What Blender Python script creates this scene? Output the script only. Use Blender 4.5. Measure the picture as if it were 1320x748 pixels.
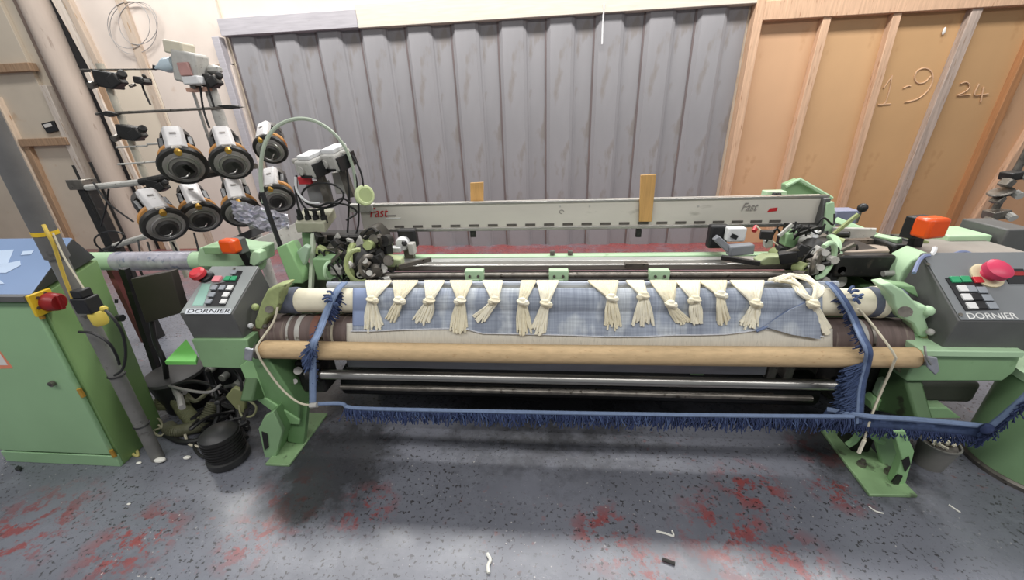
import bpy, bmesh, math, random
from mathutils import Vector, Matrix
random.seed(7)
for _o in list(bpy.data.objects): bpy.data.objects.remove(_o)
SC = bpy.context.scene; COL = SC.collection
# ------------------------------------------------------------------ camera
FPX = 495.0; PX0, PY0 = 660.0, 374.0; CAMH = 1.4
_D = Vector((704-PX0, 1480-PY0, FPX)).normalized()
_X = -Vector((-4760-PX0, 388-PY0, FPX)).normalized()
_X = (_X-_D*_X.dot(_D)).normalized()
_Y = _D.cross(_X)
if _Y.z < 0: _Y = -_Y
RW = Matrix((_X, _Y, -_D))                      # camera (x right, y down, z forward) -> world
CAM = Vector((0, 0, CAMH))
_cd = bpy.data.cameras.new('camera'); cam = bpy.data.objects.new('camera', _cd); COL.objects.link(cam)
_cd.sensor_fit = 'HORIZONTAL'; _cd.sensor_width = 36; _cd.lens = FPX*36/1320; _cd.clip_start = .02
_m = Matrix((RW.col[0], -RW.col[1], -RW.col[2])).transposed().to_4x4(); _m.translation = CAM
cam.matrix_world = _m; SC.camera = cam
# ------------------------------------------------------------------ light
SC.view_settings.view_transform = 'Standard'; SC.view_settings.look = 'None'
SC.view_settings.gamma = 1; SC.view_settings.exposure = 0.0
wd = bpy.data.worlds.new('world'); SC.world = wd; wd.use_nodes = True
wd.node_tree.nodes['Background'].inputs[0].default_value = (.93, .96, 1, 1)
wd.node_tree.nodes['Background'].inputs[1].default_value = .28
def area(name, loc, sx, sy, power, rot=(0, 0, 0), col=(1, .985, .965)):
    l = bpy.data.lights.new(name, 'AREA'); l.shape = 'RECTANGLE'; l.size = sx; l.size_y = sy; l.energy = power; l.color = col
    o = bpy.data.objects.new(name, l); o.location = loc; o.rotation_euler = rot; COL.objects.link(o)
area('tube_light_rear', (-.3, 3.35, 3.75), 9, .4, 330)
area('fill_light_front', (0, -.6, 3.6), 9, .6, 155, (math.radians(12), 0, 0))  # fill light added above the camera to brighten front-facing surfaces
# ------------------------------------------------------------------ pixel -> world at a chosen depth
def ray(px, py): return RW @ Vector((px-PX0, py-PY0, FPX))
def W(px, py, y): d = ray(px, py); return CAM+d*(y/d.y)
def G(px, py, z=0.0): d = ray(px, py); return CAM+d*((z-CAMH)/d.z)
def RP(px, py, p0, n): d = ray(px, py); return CAM+d*((p0-CAM).dot(n)/d.dot(n))
def PJ(p): v = RW.transposed() @ (Vector(p)-CAM); return (PX0+FPX*v.x/v.z, PY0+FPX*v.y/v.z, v.z)
# ------------------------------------------------------------------ materials
def lin(h):
    c = [int(h[i:i+2], 16)/255 for i in (1, 3, 5)]
    return tuple((x/12.92 if x <= .04045 else ((x+.055)/1.055)**2.4) for x in c)+(1,)
MATS = {}
def mat(name, h, rough=.5, metal=0., var=.12, scale=8., bump=0., h2=None, thr=.6, stretch=(1, 1, 1), spec=.5, emit=0):
    if name in MATS: return MATS[name]
    m = bpy.data.materials.new(name); m.use_nodes = True; nt = m.node_tree; N = nt.nodes; L = nt.links
    b = N['Principled BSDF']; b.inputs['Roughness'].default_value = rough; b.inputs['Metallic'].default_value = metal
    b.inputs['Specular IOR Level'].default_value = spec
    tc = N.new('ShaderNodeTexCoord'); mp = N.new('ShaderNodeMapping'); mp.inputs['Scale'].default_value = stretch
    L.new(tc.outputs['Object'], mp.inputs[0])
    nz = N.new('ShaderNodeTexNoise'); nz.inputs['Scale'].default_value = scale; nz.inputs['Detail'].default_value = 5
    L.new(mp.outputs[0], nz.inputs[0])
    c = lin(h)
    r = N.new('ShaderNodeValToRGB'); r.color_ramp.elements[0].position = .3; r.color_ramp.elements[1].position = .7
    r.color_ramp.elements[0].color = tuple(x*(1-var) for x in c[:3])+(1,)
    r.color_ramp.elements[1].color = tuple(min(1, x*(1+var)) for x in c[:3])+(1,)
    L.new(nz.outputs[0], r.inputs[0]); out = r.outputs[0]
    if h2:
        n2 = N.new('ShaderNodeTexNoise'); n2.inputs['Scale'].default_value = scale*1.7; n2.inputs['Detail'].default_value = 8
        L.new(mp.outputs[0], n2.inputs[0])
        r2 = N.new('ShaderNodeValToRGB'); r2.color_ramp.elements[0].position = thr; r2.color_ramp.elements[1].position = thr+.08
        L.new(n2.outputs[0], r2.inputs[0])
        mx = N.new('ShaderNodeMixRGB'); mx.inputs[2].default_value = lin(h2); L.new(r2.outputs[0], mx.inputs[0]); L.new(out, mx.inputs[1]); out = mx.outputs[0]
    L.new(out, b.inputs['Base Color'])
    if emit: b.inputs['Emission Color'].default_value = c; b.inputs['Emission Strength'].default_value = emit
    if bump:
        bp = N.new('ShaderNodeBump'); bp.inputs['Strength'].default_value = bump; bp.inputs['Distance'].default_value = .01
        L.new(nz.outputs[0], bp.inputs['Height']); L.new(bp.outputs[0], b.inputs['Normal'])
    MATS[name] = m; return m
GREEN = mat('loom_green_paint', '#88aa7e', .42, var=.1, scale=5, h2='#5d7c52', thr=.66)
GREENL = mat('bright_green_paint', '#96c088', .4, var=.06, scale=5, h2='#6c8a60', thr=.7)
GREEND = mat('olive_green_paint', '#a0ab76', .5, var=.15, scale=20, h2='#5a5c40', thr=.62)
GREENP = mat('pale_green_paint', '#b4d3ac', .42, var=.06, scale=6, h2='#8aa07e', thr=.7)
CABG = mat('cabinet_green_paint', '#93b88c', .4, var=.06, scale=3, h2='#83a67c', thr=.66)
BLACK = mat('black_oily_metal', '#1d1c1b', .5, var=.3, scale=18, h2='#3a352f', thr=.6)
BLACKP = mat('black_plastic', '#1c1c1e', .45, var=.1)
DARKG = mat('dark_grey_paint', '#5c5c5b', .5, var=.08, scale=12, bump=.1)
PANELG = mat('panel_grey_face', '#8d9190', .45, var=.05, scale=6)
PANELD = mat('panel_slate_face', '#75787a', .45, var=.05, scale=6)
STEEL = mat('brushed_steel', '#b9b7b2', .3, .85, var=.15, scale=30, stretch=(.2, 3, 3))
STEELD = mat('worn_dark_steel', '#77726b', .4, .7, var=.3, scale=25, h2='#3c372f', thr=.62)
ALU = mat('dusty_aluminium', '#cdc8be', .5, .1, var=.06, scale=9, stretch=(.3, 1, 1), h2='#aba79c', thr=.64)
WHITEP = mat('off_white_plastic', '#d6d6d6', .45, var=.05, h2='#b1aca5', thr=.68)
GREYP = mat('light_grey_casting', '#b4b2ac', .5, var=.12, scale=25, h2='#7a766c', thr=.63)
ORANGE = mat('orange_lens', '#e65414', .3, var=.06, scale=14, spec=.6)
RED = mat('red_plastic', '#c8333c', .4, var=.06)
REDD = mat('dark_red_plastic', '#8e2020', .4, var=.08)
YELLOW = mat('yellow_plastic', '#d9b52c', .45, var=.08)
GREENBTN = mat('green_button', '#2f9a68', .4, var=.05)
WHITEB = mat('white_button', '#d4d4d2', .45, var=.04)
GREYB = mat('grey_button', '#8d9298', .45, var=.04)
INK = mat('white_ink', '#dcdcd8', .6, var=.02)
INKR = mat('red_ink', '#b8282c', .55, var=.1)
INKG = mat('faded_grey_ink', '#8c8782', .6, var=.2)
BRASS = mat('brass_knob', '#c79a45', .35, .5, var=.1)
TAN = mat('orange_tan_ring', '#c98f4f', .5, var=.15, h2='#a3642e', thr=.6)
CARD = mat('brown_card_tube', '#c6aa82', .8, var=.1, scale=45, stretch=(.5, 2, 2), h2='#b3926a', thr=.63, bump=.08)
WOOD = mat('pale_wood', '#c59a5e', .7, var=.12, scale=14, stretch=(6, 6, .6))
TIMBER = mat('old_timber', '#a88a6e', .8, var=.18, scale=9, stretch=(7, 7, .5), h2='#8b6848', thr=.62)
TIMBERP = mat('pinkish_timber', '#c4a184', .8, var=.15, scale=8, stretch=(7, 7, .5), h2='#966a4c', thr=.62)
TIMBERG = mat('grey_painted_timber', '#a6a2a6', .75, var=.1, scale=8, stretch=(.6, 7, 7), h2='#8d8886', thr=.66)
TIMBERW = mat('whitewashed_timber', '#c9c1b3', .75, var=.08, scale=8, stretch=(.6, 7, 7), h2='#b9a78c', thr=.66)
CREAMW = mat('cream_painted_panel', '#d3c6b3', .8, var=.05, scale=3, bump=.06, h2='#cbb79e', thr=.64)
CREAMW2 = mat('pinkish_cream_panel', '#d0c3b8', .8, var=.05, scale=3, bump=.06, h2='#c5b3a4', thr=.64)
PLY = [mat('orange_plywood_%s' % k, h, .7, var=.06, scale=2.2, stretch=(1, 1, .7), h2=h2, thr=.62) for k, h, h2 in
       (('a', '#c69e7a', '#b58a63'), ('b', '#c39c72', '#b18960'), ('c', '#be976b', '#ae8459'), ('d', '#ba9469', '#a98156'))]
CLAD = mat('grey_cladding_paint', '#8a888a', .55, .0, var=.08, scale=3, stretch=(1.5, 1, .5), h2='#7f7976', thr=.56)
CLADR = mat('rust_streaked_lap', '#6a5f5e', .65, var=.15, scale=5, stretch=(4, 1, .5), h2='#7f685c', thr=.6)
PIPE = mat('dusty_round_column', '#ad9f93', .75, var=.1, scale=4, stretch=(3, 3, .5), h2='#7b6a5e', thr=.64)
DARKGAP = mat('gap_shade_black', '#1a191b', .8, var=.1)
CREAM = mat('cream_canvas', '#e4dcc4', .85, var=.05, scale=30, bump=.08)
YARN = mat('cream_yarn', '#e9e2cc', .85, var=.08, scale=60)
SANDR = mat('brown_grip_roller', '#6b5c58', .75, var=.25, scale=10, stretch=(5, .4, .4), h2='#85786f', thr=.58)
DENIMD = mat('dark_denim_tape', '#5c6170', .85, var=.2, scale=40)
BLUE = mat('blue_selvedge_yarn', '#465679', .85, var=.2, scale=50)
BLUED = mat('navy_fringe_yarn', '#2f3b5e', .9, var=.3, scale=40)
BLUEL = mat('blue_selvedge_edge', '#7485a3', .8, var=.1, scale=50)
HOSE = mat('olive_hose', '#6e7052', .6, var=.2, scale=20)
CABLE = mat('black_cable', '#1b1b1c', .5, var=.1)
GALV = mat('galvanised_post', '#84837f', .5, .35, var=.15, scale=14, h2='#5d5a55', thr=.62)
POSTD = mat('dark_grey_post', '#6b6a69', .55, .2, var=.15, scale=10, h2='#4e4b48', thr=.6)
CREAMC = mat('cream_cord', '#cfc7b0', .8, var=.06)
BLUEPAN = mat('blue_console_face', '#7f95b8', .35, var=.05, scale=3)
MIRR = mat('shiny_wrap', '#c9c6d0', .25, .35, var=.25, scale=18, h2='#9aa0b4', thr=.58)
SCRAP = mat('white_scrap', '#e6e4da', .8, var=.05)
CHALK = mat('faint_chalk', '#cda988', .9, var=.16, scale=30)
PAPER = mat('white_paper', '#dcd9d4', .7, var=.04)
SALMON = mat('salmon_sticker', '#e0896a', .6, var=.06)
TEAL = mat('teal_label', '#8eb3a6', .5, var=.05)
# ------------------------------------------------------------------ mesh helpers
WLOC = {}
def wl(o): return WLOC.get(o.name, Vector((0, 0, 0))) if o else Vector((0, 0, 0))
class MB:
    def __init__(s): s.v = []; s.f = []
    def add(s, v, f):
        n = len(s.v); s.v += [Vector(p) for p in v]; s.f += [tuple(i+n for i in q) for q in f]; return s
    def hexa(s, p): return s.add(p, [(3, 2, 1, 0), (4, 5, 6, 7), (0, 1, 5, 4), (1, 2, 6, 5), (2, 3, 7, 6), (3, 0, 4, 7)])
    def box(s, x0, x1, y0, y1, z0, z1):
        return s.hexa([(x0, y0, z0), (x1, y0, z0), (x1, y1, z0), (x0, y1, z0), (x0, y0, z1), (x1, y0, z1), (x1, y1, z1), (x0, y1, z1)])
    def obox(s, c, dims, M=None):
        M = M or Matrix.Identity(3); c = Vector(c); a, b, d = [x/2 for x in dims]
        return s.hexa([c+M @ Vector(p) for p in ((-a, -b, -d), (a, -b, -d), (a, b, -d), (-a, b, -d), (-a, -b, d), (a, -b, d), (a, b, d), (-a, b, d))])
    def pbox(s, px0, py0, px1, py1, Y, dp):          # box whose front face covers this stretch at depth Y
        cx, cy = (px0+px1)/2, (py0+py1)/2
        a = W(px0, cy, Y); b = W(px1, cy, Y); t = W(cx, py0, Y); u = W(cx, py1, Y)
        return s.box(a.x, b.x, Y, Y+dp, u.z, t.z)
    def bar(s, p0, p1, w, h, up=Vector((0, -1, 0))):  # rectangular bar: w along up x dir, h along up
        p0 = Vector(p0); p1 = Vector(p1); d = (p1-p0).normalized(); sd = d.cross(up)
        if sd.length < 1e-4: sd = d.cross(Vector((1, 0, 0)))
        sd.normalize(); u = sd.cross(d).normalized(); a = sd*w/2; b = u*h/2
        return s.hexa([p0-a-b, p0+a-b, p0+a+b, p0-a+b, p1-a-b, p1+a-b, p1+a+b, p1-a+b])
    def cyl(s, p0, p1, r0, r1=None, n=16, caps=True):
        r1 = r0 if r1 is None else r1; return s.lathe(p0, p1, [(0, r0), (1, r1)], n, caps)
    def lathe(s, p0, p1, prof, n=20, caps=True):      # prof: (t along p0..p1, radius)
        p0 = Vector(p0); p1 = Vector(p1); d = p1-p0; q = d.normalized()
        a = q.orthogonal().normalized(); b = q.cross(a); v = []; f = []
        for t, r in prof:
            for k in range(n):
                an = 2*math.pi*k/n; v.append(p0+d*t+a*(r*math.cos(an))+b*(r*math.sin(an)))
        for i in range(len(prof)-1):
            for k in range(n): k2 = (k+1) % n; f.append((i*n+k, i*n+k2, (i+1)*n+k2, (i+1)*n+k))
        if caps: f.append(tuple(range(n))[::-1]); f.append(tuple((len(prof)-1)*n+k for k in range(n)))
        return s.add(v, f)
    def tube(s, pts, r, n=6, closed=False, rf=None):
        pts = [Vector(p) for p in pts]; m = len(pts); v = []; f = []; a = None
        for i, p in enumerate(pts):
            q = (pts[(i+1) % m]-pts[i-1]) if closed else (pts[min(i+1, m-1)]-pts[max(i-1, 0)])
            if q.length < 1e-9: q = Vector((0, 0, 1))
            q.normalize()
            a = q.orthogonal() if a is None else a-q*a.dot(q)
            if a.length < 1e-6: a = q.orthogonal()
            a.normalize(); b = q.cross(a); rr = rf(i/(m-1)) if rf else r
            for k in range(n): an = 2*math.pi*k/n; v.append(p+a*(rr*math.cos(an))+b*(rr*math.sin(an)))
        for i in range(m if closed else m-1):
            j = (i+1) % m
            for k in range(n): k2 = (k+1) % n; f.append((i*n+k, i*n+k2, j*n+k2, j*n+k))
        if not closed: f.append(tuple(range(n))[::-1]); f.append(tuple((m-1)*n+k for k in range(n)))
        return s.add(v, f)
    def prism(s, pts, dv):                           # planar polygon extruded by dv
        pts = [Vector(p) for p in pts]; dv = Vector(dv); n = len(pts)
        return s.add(pts+[p+dv for p in pts], [tuple(range(n))[::-1], tuple(range(n, 2*n))]+[(i, (i+1) % n, n+(i+1) % n, n+i) for i in range(n)])
    def ball(s, c, r, n=12, sq=(1, 1, 1)):
        c = Vector(c); v = []; f = []; h = n//2
        for i in range(h+1):
            th = math.pi*i/h
            for k in range(n): ph = 2*math.pi*k/n; v.append(c+Vector((r*sq[0]*math.sin(th)*math.cos(ph), r*sq[1]*math.sin(th)*math.sin(ph), r*sq[2]*math.cos(th))))
        for i in range(h):
            for k in range(n): k2 = (k+1) % n; f.append((i*n+k, (i+1)*n+k, (i+1)*n+k2, i*n+k2))
        return s.add(v, f)
    def torus(s, c, ax, R, r, n=24, m=8, a0=0, a1=2*math.pi):
        c = Vector(c); ax = Vector(ax).normalized(); a = ax.orthogonal().normalized(); b = ax.cross(a)
        full = abs(a1-a0-2*math.pi) < 1e-4; k = n if full else n+1
        return s.tube([c+a*(R*math.cos(a0+(a1-a0)*i/n))+b*(R*math.sin(a0+(a1-a0)*i/n)) for i in range(k)], r, m, full)
    def grid(s, rows):
        n = len(rows[0]); v = [p for r in rows for p in r]
        return s.add(v, [(i*n+j, i*n+j+1, (i+1)*n+j+1, (i+1)*n+j) for i in range(len(rows)-1) for j in range(n-1)])
    def build(s, name, m, parent=None, bevel=0, smooth=35, solid=0, flat=False):
        lo = Vector([min(p[i] for p in s.v) for i in range(3)]); hi = Vector([max(p[i] for p in s.v) for i in range(3)])
        c = (lo+hi)/2
        if parent is None: c.z = lo.z
        me = bpy.data.meshes.new(name); me.from_pydata([p-c for p in s.v], [], s.f); me.update()
        bm = bmesh.new(); bm.from_mesh(me); bmesh.ops.recalc_face_normals(bm, faces=bm.faces); bm.to_mesh(me); bm.free()
        me.materials.append(m)
        if not flat:
            me.polygons.foreach_set('use_smooth', [True]*len(me.polygons)); me.set_sharp_from_angle(angle=math.radians(smooth))
        o = bpy.data.objects.new(name, me); COL.objects.link(o)
        WLOC[o.name] = c.copy()
        if parent: o.parent = parent
        o.location = c-wl(parent)
        if solid: sm = o.modifiers.new('solid', 'SOLIDIFY'); sm.thickness = solid; sm.offset = 0
        if bevel: b = o.modifiers.new('bevel', 'BEVEL'); b.width = bevel; b.segments = 2; b.limit_method = 'ANGLE'; b.angle_limit = math.radians(40)
        return o
def tag(o, label=None, cat=None, group=None, kind=None):
    if label: o['label'] = label
    if cat: o['category'] = cat
    if group: o['group'] = group
    if kind: o['kind'] = kind
    return o
def thing(name, loc, label, cat, group=None):
    o = bpy.data.objects.new(name, None); o.empty_display_size = .1; COL.objects.link(o); o.location = Vector(loc); WLOC[o.name] = Vector(loc)
    return tag(o, label, cat, group)
def copy_tree(o, parent=None):
    c = o.copy(); COL.objects.link(c)
    if parent: c.parent = parent
    for ch in list(o.children): copy_tree(ch, c)
    return c
def spline(pts, k=6):
    pts = [Vector(p) for p in pts]; out = []
    for i in range(len(pts)-1):
        a = pts[max(i-1, 0)]; b = pts[i]; c = pts[i+1]; d = pts[min(i+2, len(pts)-1)]
        for j in range(k):
            t = j/k; out.append(.5*((2*b)+(c-a)*t+(2*a-5*b+4*c-d)*t*t+(3*b-a-3*c+d)*t**3))
    return out+[pts[-1]]
def pxline(pts, k=6): return spline([W(*p) for p in pts], k)     # list of (px, py, Y)
def lettering(name, text, org, xd, yd, size, m, parent, shear=0, width=None, ext=.0006):
    cu = bpy.data.curves.new(name, 'FONT'); cu.body = text; cu.size = size; cu.shear = shear; cu.extrude = ext
    t = bpy.data.objects.new('tmp', cu); COL.objects.link(t); dg = bpy.context.evaluated_depsgraph_get(); dg.update()
    me = bpy.data.meshes.new_from_object(t.evaluated_get(dg)); bpy.data.objects.remove(t)
    xd = Vector(xd).normalized(); yd = Vector(yd).normalized(); zd = xd.cross(yd)
    k = 1
    if width: w = max(v.co.x for v in me.vertices)-min(v.co.x for v in me.vertices); k = width/w
    mb = MB(); mb.add([Vector(org)+xd*(v.co.x*k)+yd*v.co.y+zd*v.co.z for v in me.vertices], [tuple(p.vertices) for p in me.polygons])
    bpy.data.meshes.remove(me)
    return mb.build(name, m, parent, flat=True)
# ------------------------------------------------------------------ floor
def floor_material():
    m = bpy.data.materials.new('worn_painted_concrete'); m.use_nodes = True; nt = m.node_tree; N = nt.nodes; L = nt.links; b = N['Principled BSDF']
    tc = N.new('ShaderNodeTexCoord'); P = tc.outputs['Object']
    def noise(sc, det=6, rough=.6, off=0):
        mp = N.new('ShaderNodeMapping'); mp.inputs['Location'].default_value = (off, off*1.7, 0); L.new(P, mp.inputs[0])
        n = N.new('ShaderNodeTexNoise'); n.inputs['Scale'].default_value = sc; n.inputs['Detail'].default_value = det; n.inputs['Roughness'].default_value = rough
        L.new(mp.outputs[0], n.inputs[0]); return n.outputs[0]
    def ramp(x, a, c, ca=(0, 0, 0, 1), cb=(1, 1, 1, 1)):
        r = N.new('ShaderNodeValToRGB'); r.color_ramp.elements[0].position = a; r.color_ramp.elements[1].position = c
        r.color_ramp.elements[0].color = ca; r.color_ramp.elements[1].color = cb; L.new(x, r.inputs[0]); return r.outputs[0]
    def mth(op, x, y, cl=False):
        n = N.new('ShaderNodeMath'); n.operation = op; n.use_clamp = cl
        for i, q in enumerate((x, y)):
            if isinstance(q, (int, float)): n.inputs[i].default_value = q
            else: L.new(q, n.inputs[i])
        return n.outputs[0]
    def mix(f, a, c):
        n = N.new('ShaderNodeMixRGB'); L.new(f, n.inputs[0])
        for i, q in ((1, a), (2, c)):
            if isinstance(q, tuple): n.inputs[i].default_value = q
            else: L.new(q, n.inputs[i])
        return n.outputs[0]
    base = ramp(noise(1.6, 5), .35, .7, lin('#63656d'), lin('#7a7c85'))
    base = mix(ramp(noise(7, 6, .7, 3), .52, .7), base, lin('#74777f'))
    # worn patches where an older red coat shows: fixed stains on the floor
    spots = [(G(20, 690), .28), (G(370, 650), .2), (G(330, 690), .16), (G(470, 655), .15), (G(970, 630), .17), (G(1080, 632), .13), (G(940, 690), .22),
             (G(780, 690), .16), (G(1020, 735), .2), (G(170, 700), .2), (G(840, 740), .15), (G(1060, 580), .15)]
    tot = None
    for p, r in spots:
        d = N.new('ShaderNodeVectorMath'); d.operation = 'DISTANCE'; L.new(P, d.inputs[0]); d.inputs[1].default_value = (p.x, p.y, 0)
        v = mth('SUBTRACT', 1, mth('DIVIDE', d.outputs['Value'], r), True)
        tot = v if tot is None else mth('MAXIMUM', tot, v)
    tot = mth('MULTIPLY', tot, 1.6, True)
    sx = N.new('ShaderNodeSeparateXYZ'); L.new(P, sx.inputs[0])
    rear = ramp(sx.outputs['Y'], 0, 1); rear = mth('MULTIPLY', mth('SUBTRACT', sx.outputs['Y'], 2.6), .55, True)
    n1 = noise(11, 8, .75, 1)
    redm = mth('MULTIPLY', tot, ramp(n1, .5, .55))
    redm = mth('MULTIPLY', redm, .9, True)
    redm = mth('MAXIMUM', redm, mth('MULTIPLY', rear, ramp(noise(2.5, 6, .65, 5), .3, .5)))
    col = mix(redm, base, mix(ramp(noise(18, 5, .7, 9), .4, .6), lin('#8c4340'), lin('#7a4446')))
    # chips and oil specks gathered in drifts
    area = ramp(noise(2.3, 4, .6, 11), .36, .52)
    sp = ramp(noise(62, 3, .6, 2), .585, .625)
    spk = mth('MULTIPLY', sp, area)
    col = mix(mth('MULTIPLY', spk, .85), col, lin('#2e2b2b'))
    sp2 = mth('MULTIPLY', ramp(noise(85, 2, .5, 7), .7, .73), ramp(noise(1.7, 4, .6, 21), .45, .6))
    col = mix(sp2, col, lin('#c9c4bd'))
    sp3 = mth('MULTIPLY', ramp(noise(30, 4, .6, 17), .62, .66), ramp(noise(1.4, 4, .6, 31), .48, .62))
    col = mix(mth('MULTIPLY', sp3, .6), col, lin('#8e5650'))
    # darker patches under the machine and around its feet
    darker = None
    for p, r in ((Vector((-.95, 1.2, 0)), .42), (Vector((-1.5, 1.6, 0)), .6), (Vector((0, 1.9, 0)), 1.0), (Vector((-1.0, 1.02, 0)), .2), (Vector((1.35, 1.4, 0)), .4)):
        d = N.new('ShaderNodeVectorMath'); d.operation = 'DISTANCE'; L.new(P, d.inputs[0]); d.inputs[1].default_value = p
        v = mth('SUBTRACT', 1, mth('DIVIDE', d.outputs['Value'], r), True); darker = v if darker is None else mth('MAXIMUM', darker, v)
    darker_mask = mth('MULTIPLY', ramp(mth('ADD', darker, mth('MULTIPLY', mth('SUBTRACT', noise(8, 7, .7, 13), .5), 1.0)), .22, .55), .8)
    col = mix(darker_mask, col, lin('#2a2a2b'))
    L.new(col, b.inputs['Base Color'])
    L.new(ramp(noise(5, 5, .6, 4), .3, .7, (.2,)*3+(1,), (.38,)*3+(1,)), b.inputs['Roughness'])
    bp = N.new('ShaderNodeBump'); bp.inputs['Strength'].default_value = .12; bp.inputs['Distance'].default_value = .004
    L.new(noise(30, 6, .7), bp.inputs['Height']); L.new(bp.outputs[0], b.inputs['Normal'])
    return m
FLOORM = floor_material()
_f = MB().add([(-9, -2.2, 0), (7, -2.2, 0), (7, 5, 0), (-9, 5, 0), (-9, -2.2, -.1), (7, -2.2, -.1), (7, 5, -.1), (-9, 5, -.1)],
              [(0, 1, 2, 3), (7, 6, 5, 4), (0, 4, 5, 1), (1, 5, 6, 2), (2, 6, 7, 3), (3, 7, 4, 0)])
_me = bpy.data.meshes.new('floor'); _me.from_pydata(_f.v, [], _f.f); _me.materials.append(FLOORM)
floor = bpy.data.objects.new('floor', _me); COL.objects.link(floor); tag(floor, kind='structure')
# ------------------------------------------------------------------ rear wall
YW = 4.42
wall = MB().box(-9, 7, YW+.06, YW+.2, 0, 3.5).build('wall_back', CREAMW, flat=True); tag(wall, kind='structure')
def batten(name, pt, pb, w, proud, m, z0=0., z1=2.2, Y=YW):
    a = W(*pt, Y); b = W(*pb, Y); k = (b.x-a.x)/(b.z-a.z)
    f = lambda z: a.x+(z-a.z)*k
    h = w/2; y1 = YW+.06
    return MB().hexa([(f(z0)-h, Y-proud, z0), (f(z0)+h, Y-proud, z0), (f(z0)+h, y1, z0), (f(z0)-h, y1, z0),
                      (f(z1)-h, Y-proud, z1), (f(z1)+h, Y-proud, z1), (f(z1)+h, y1, z1), (f(z1)-h, y1, z1)]).build(name, m, wall, bevel=.004)
def wx(px, py, Y=YW): return W(px, py, Y).x
# ribbed grey sheeting: one sheet per rib
edge_l = -3.28; edge_r = 1.86; zc = 2.27; NS = 11; per = (edge_r-edge_l)/NS
prof = [(0, .045), (.045, 0), (.245, 0), (.275, .018), (.285, .035), (.3, .045), (per, .045)]
rows0 = [[Vector((x, y, z)) for x, y in prof] for z in (0, zc)]
sheet0 = None
for i in range(NS):
    if sheet0 is None:
        mb = MB(); fr = rows0; bk = [[Vector((p.x, .058, p.z)) for p in r] for r in rows0]
        mb.grid(fr); mb.grid([r[::-1] for r in bk])
        sheet0 = mb.build('cladding_sheet', CLAD, wall, smooth=20)
        base = sheet0.location.copy(); o = sheet0
    else:
        o = sheet0.copy(); COL.objects.link(o); o.parent = wall
    o.location = base+Vector((edge_l+per*i, YW, 0))
    lap = MB().box(edge_l+per*i-.009, edge_l+per*i+.012, YW+.036, YW+.046, 0, zc).build('cladding_lap', CLADR, wall, flat=True)
MB().box(edge_l-.02, -1.85, YW-.05, YW+.06, zc, zc+.15).build('header_rail', TIMBERG, wall, bevel=.005)
MB().box(-1.85, 1.9, YW-.045, YW+.06, zc-.005, zc+.19).build('header_rail', TIMBERW, wall, bevel=.005)
batten('edge_post', (281, 47), (321, 185), .075, .05, TIMBERG, z1=2.27)
batten('edge_post', (978, 6), (938, 230), .075, .05, TIMBERP, z1=2.3)
# orange plywood bay on the right
zb = 2.13
xs = [wx(957, 120), wx(1042, 110), wx(1129, 108), wx(1218, 104), wx(1287, 146), 5.9]
for i in range(5):
    MB().box(xs[i]+.005, xs[i+1]-.005, YW+.03+.004*(i % 2), YW+.06, 0, zb).build('plywood_panel', PLY[i % 4], wall, flat=True)
MB().box(1.93, 5.95, YW-.045, YW+.06, zb, zb+.15).build('header_rail', TIMBERP, wall, bevel=.006)
MB().box(1.93, 5.95, YW+.03, YW+.06, zb+.15, 3.4).build('plywood_panel', PLY[0], wall, flat=True)
batten('batten', (1062, 32), (1022, 185), .07, .03, TIMBERP, z1=zb)
batten('batten', (1151, 30), (1107, 185), .07, .03, TIMBERP, z1=zb)
batten('batten', (1253, 22), (1187, 185), .085, .03, mat('grey_weathered_batten', '#a8978b', .8, var=.2, scale=8, stretch=(7, 7, .5), h2='#8d7562', thr=.6), z1=zb)
batten('batten', (1305, 107), (1270, 185), .07, .03, mat('brown_batten', '#a5754d', .8, var=.15, scale=8, stretch=(7, 7, .5)), z1=zb)
batten('batten', (1064, 5), (1062, 28), .06, .03, TIMBERP, z0=zb+.15, z1=3.4)
batten('batten', (1340, 150), (1318, 185), .07, .03, TIMBERP, z1=zb)
for px, py, r in ((1006, 87, .05), (1112, 144, .03), (1086, 160, .045)): pass
MB().ball(W(1217, 40, YW+.02), .028, 10, (.5, .25, 1.1)).build('paper_scrap', PAPER, wall)
# chalk numbers on the plywood
def chalk(pts, nm='chalk_mark'):
    P = [W(px, py, YW+.027) for px, py in pts]; return MB().tube(spline(P, 4), (.0055), 5).build(nm, CHALK, wall)
chalk([(1150, 97), (1146, 118), (1140, 134), (1132, 135), (1148, 134)])
chalk([(1139, 114), (1150, 98)])
chalk([(1164, 114), (1170, 111), (1174, 111)])
chalk([(1200, 98), (1192, 106), (1183, 107), (1179, 100), (1183, 91), (1193, 88), (1201, 93), (1202, 105), (1195, 118), (1182, 128), (1166, 132)])
chalk([(1238, 108), (1246, 106), (1250, 112), (1243, 119), (1234, 123), (1251, 122)])
chalk([(1262, 108), (1256, 122), (1266, 122), (1274, 121)]); chalk([(1268, 112), (1264, 132)])
# cream bays on the left
xl = -6
def lp(name, pts, Y, th, m, bevel=0): return MB().prism([W(px, py, Y) for px, py in pts], (0, th, 0)).build(name, m, wall, bevel=bevel)
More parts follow.
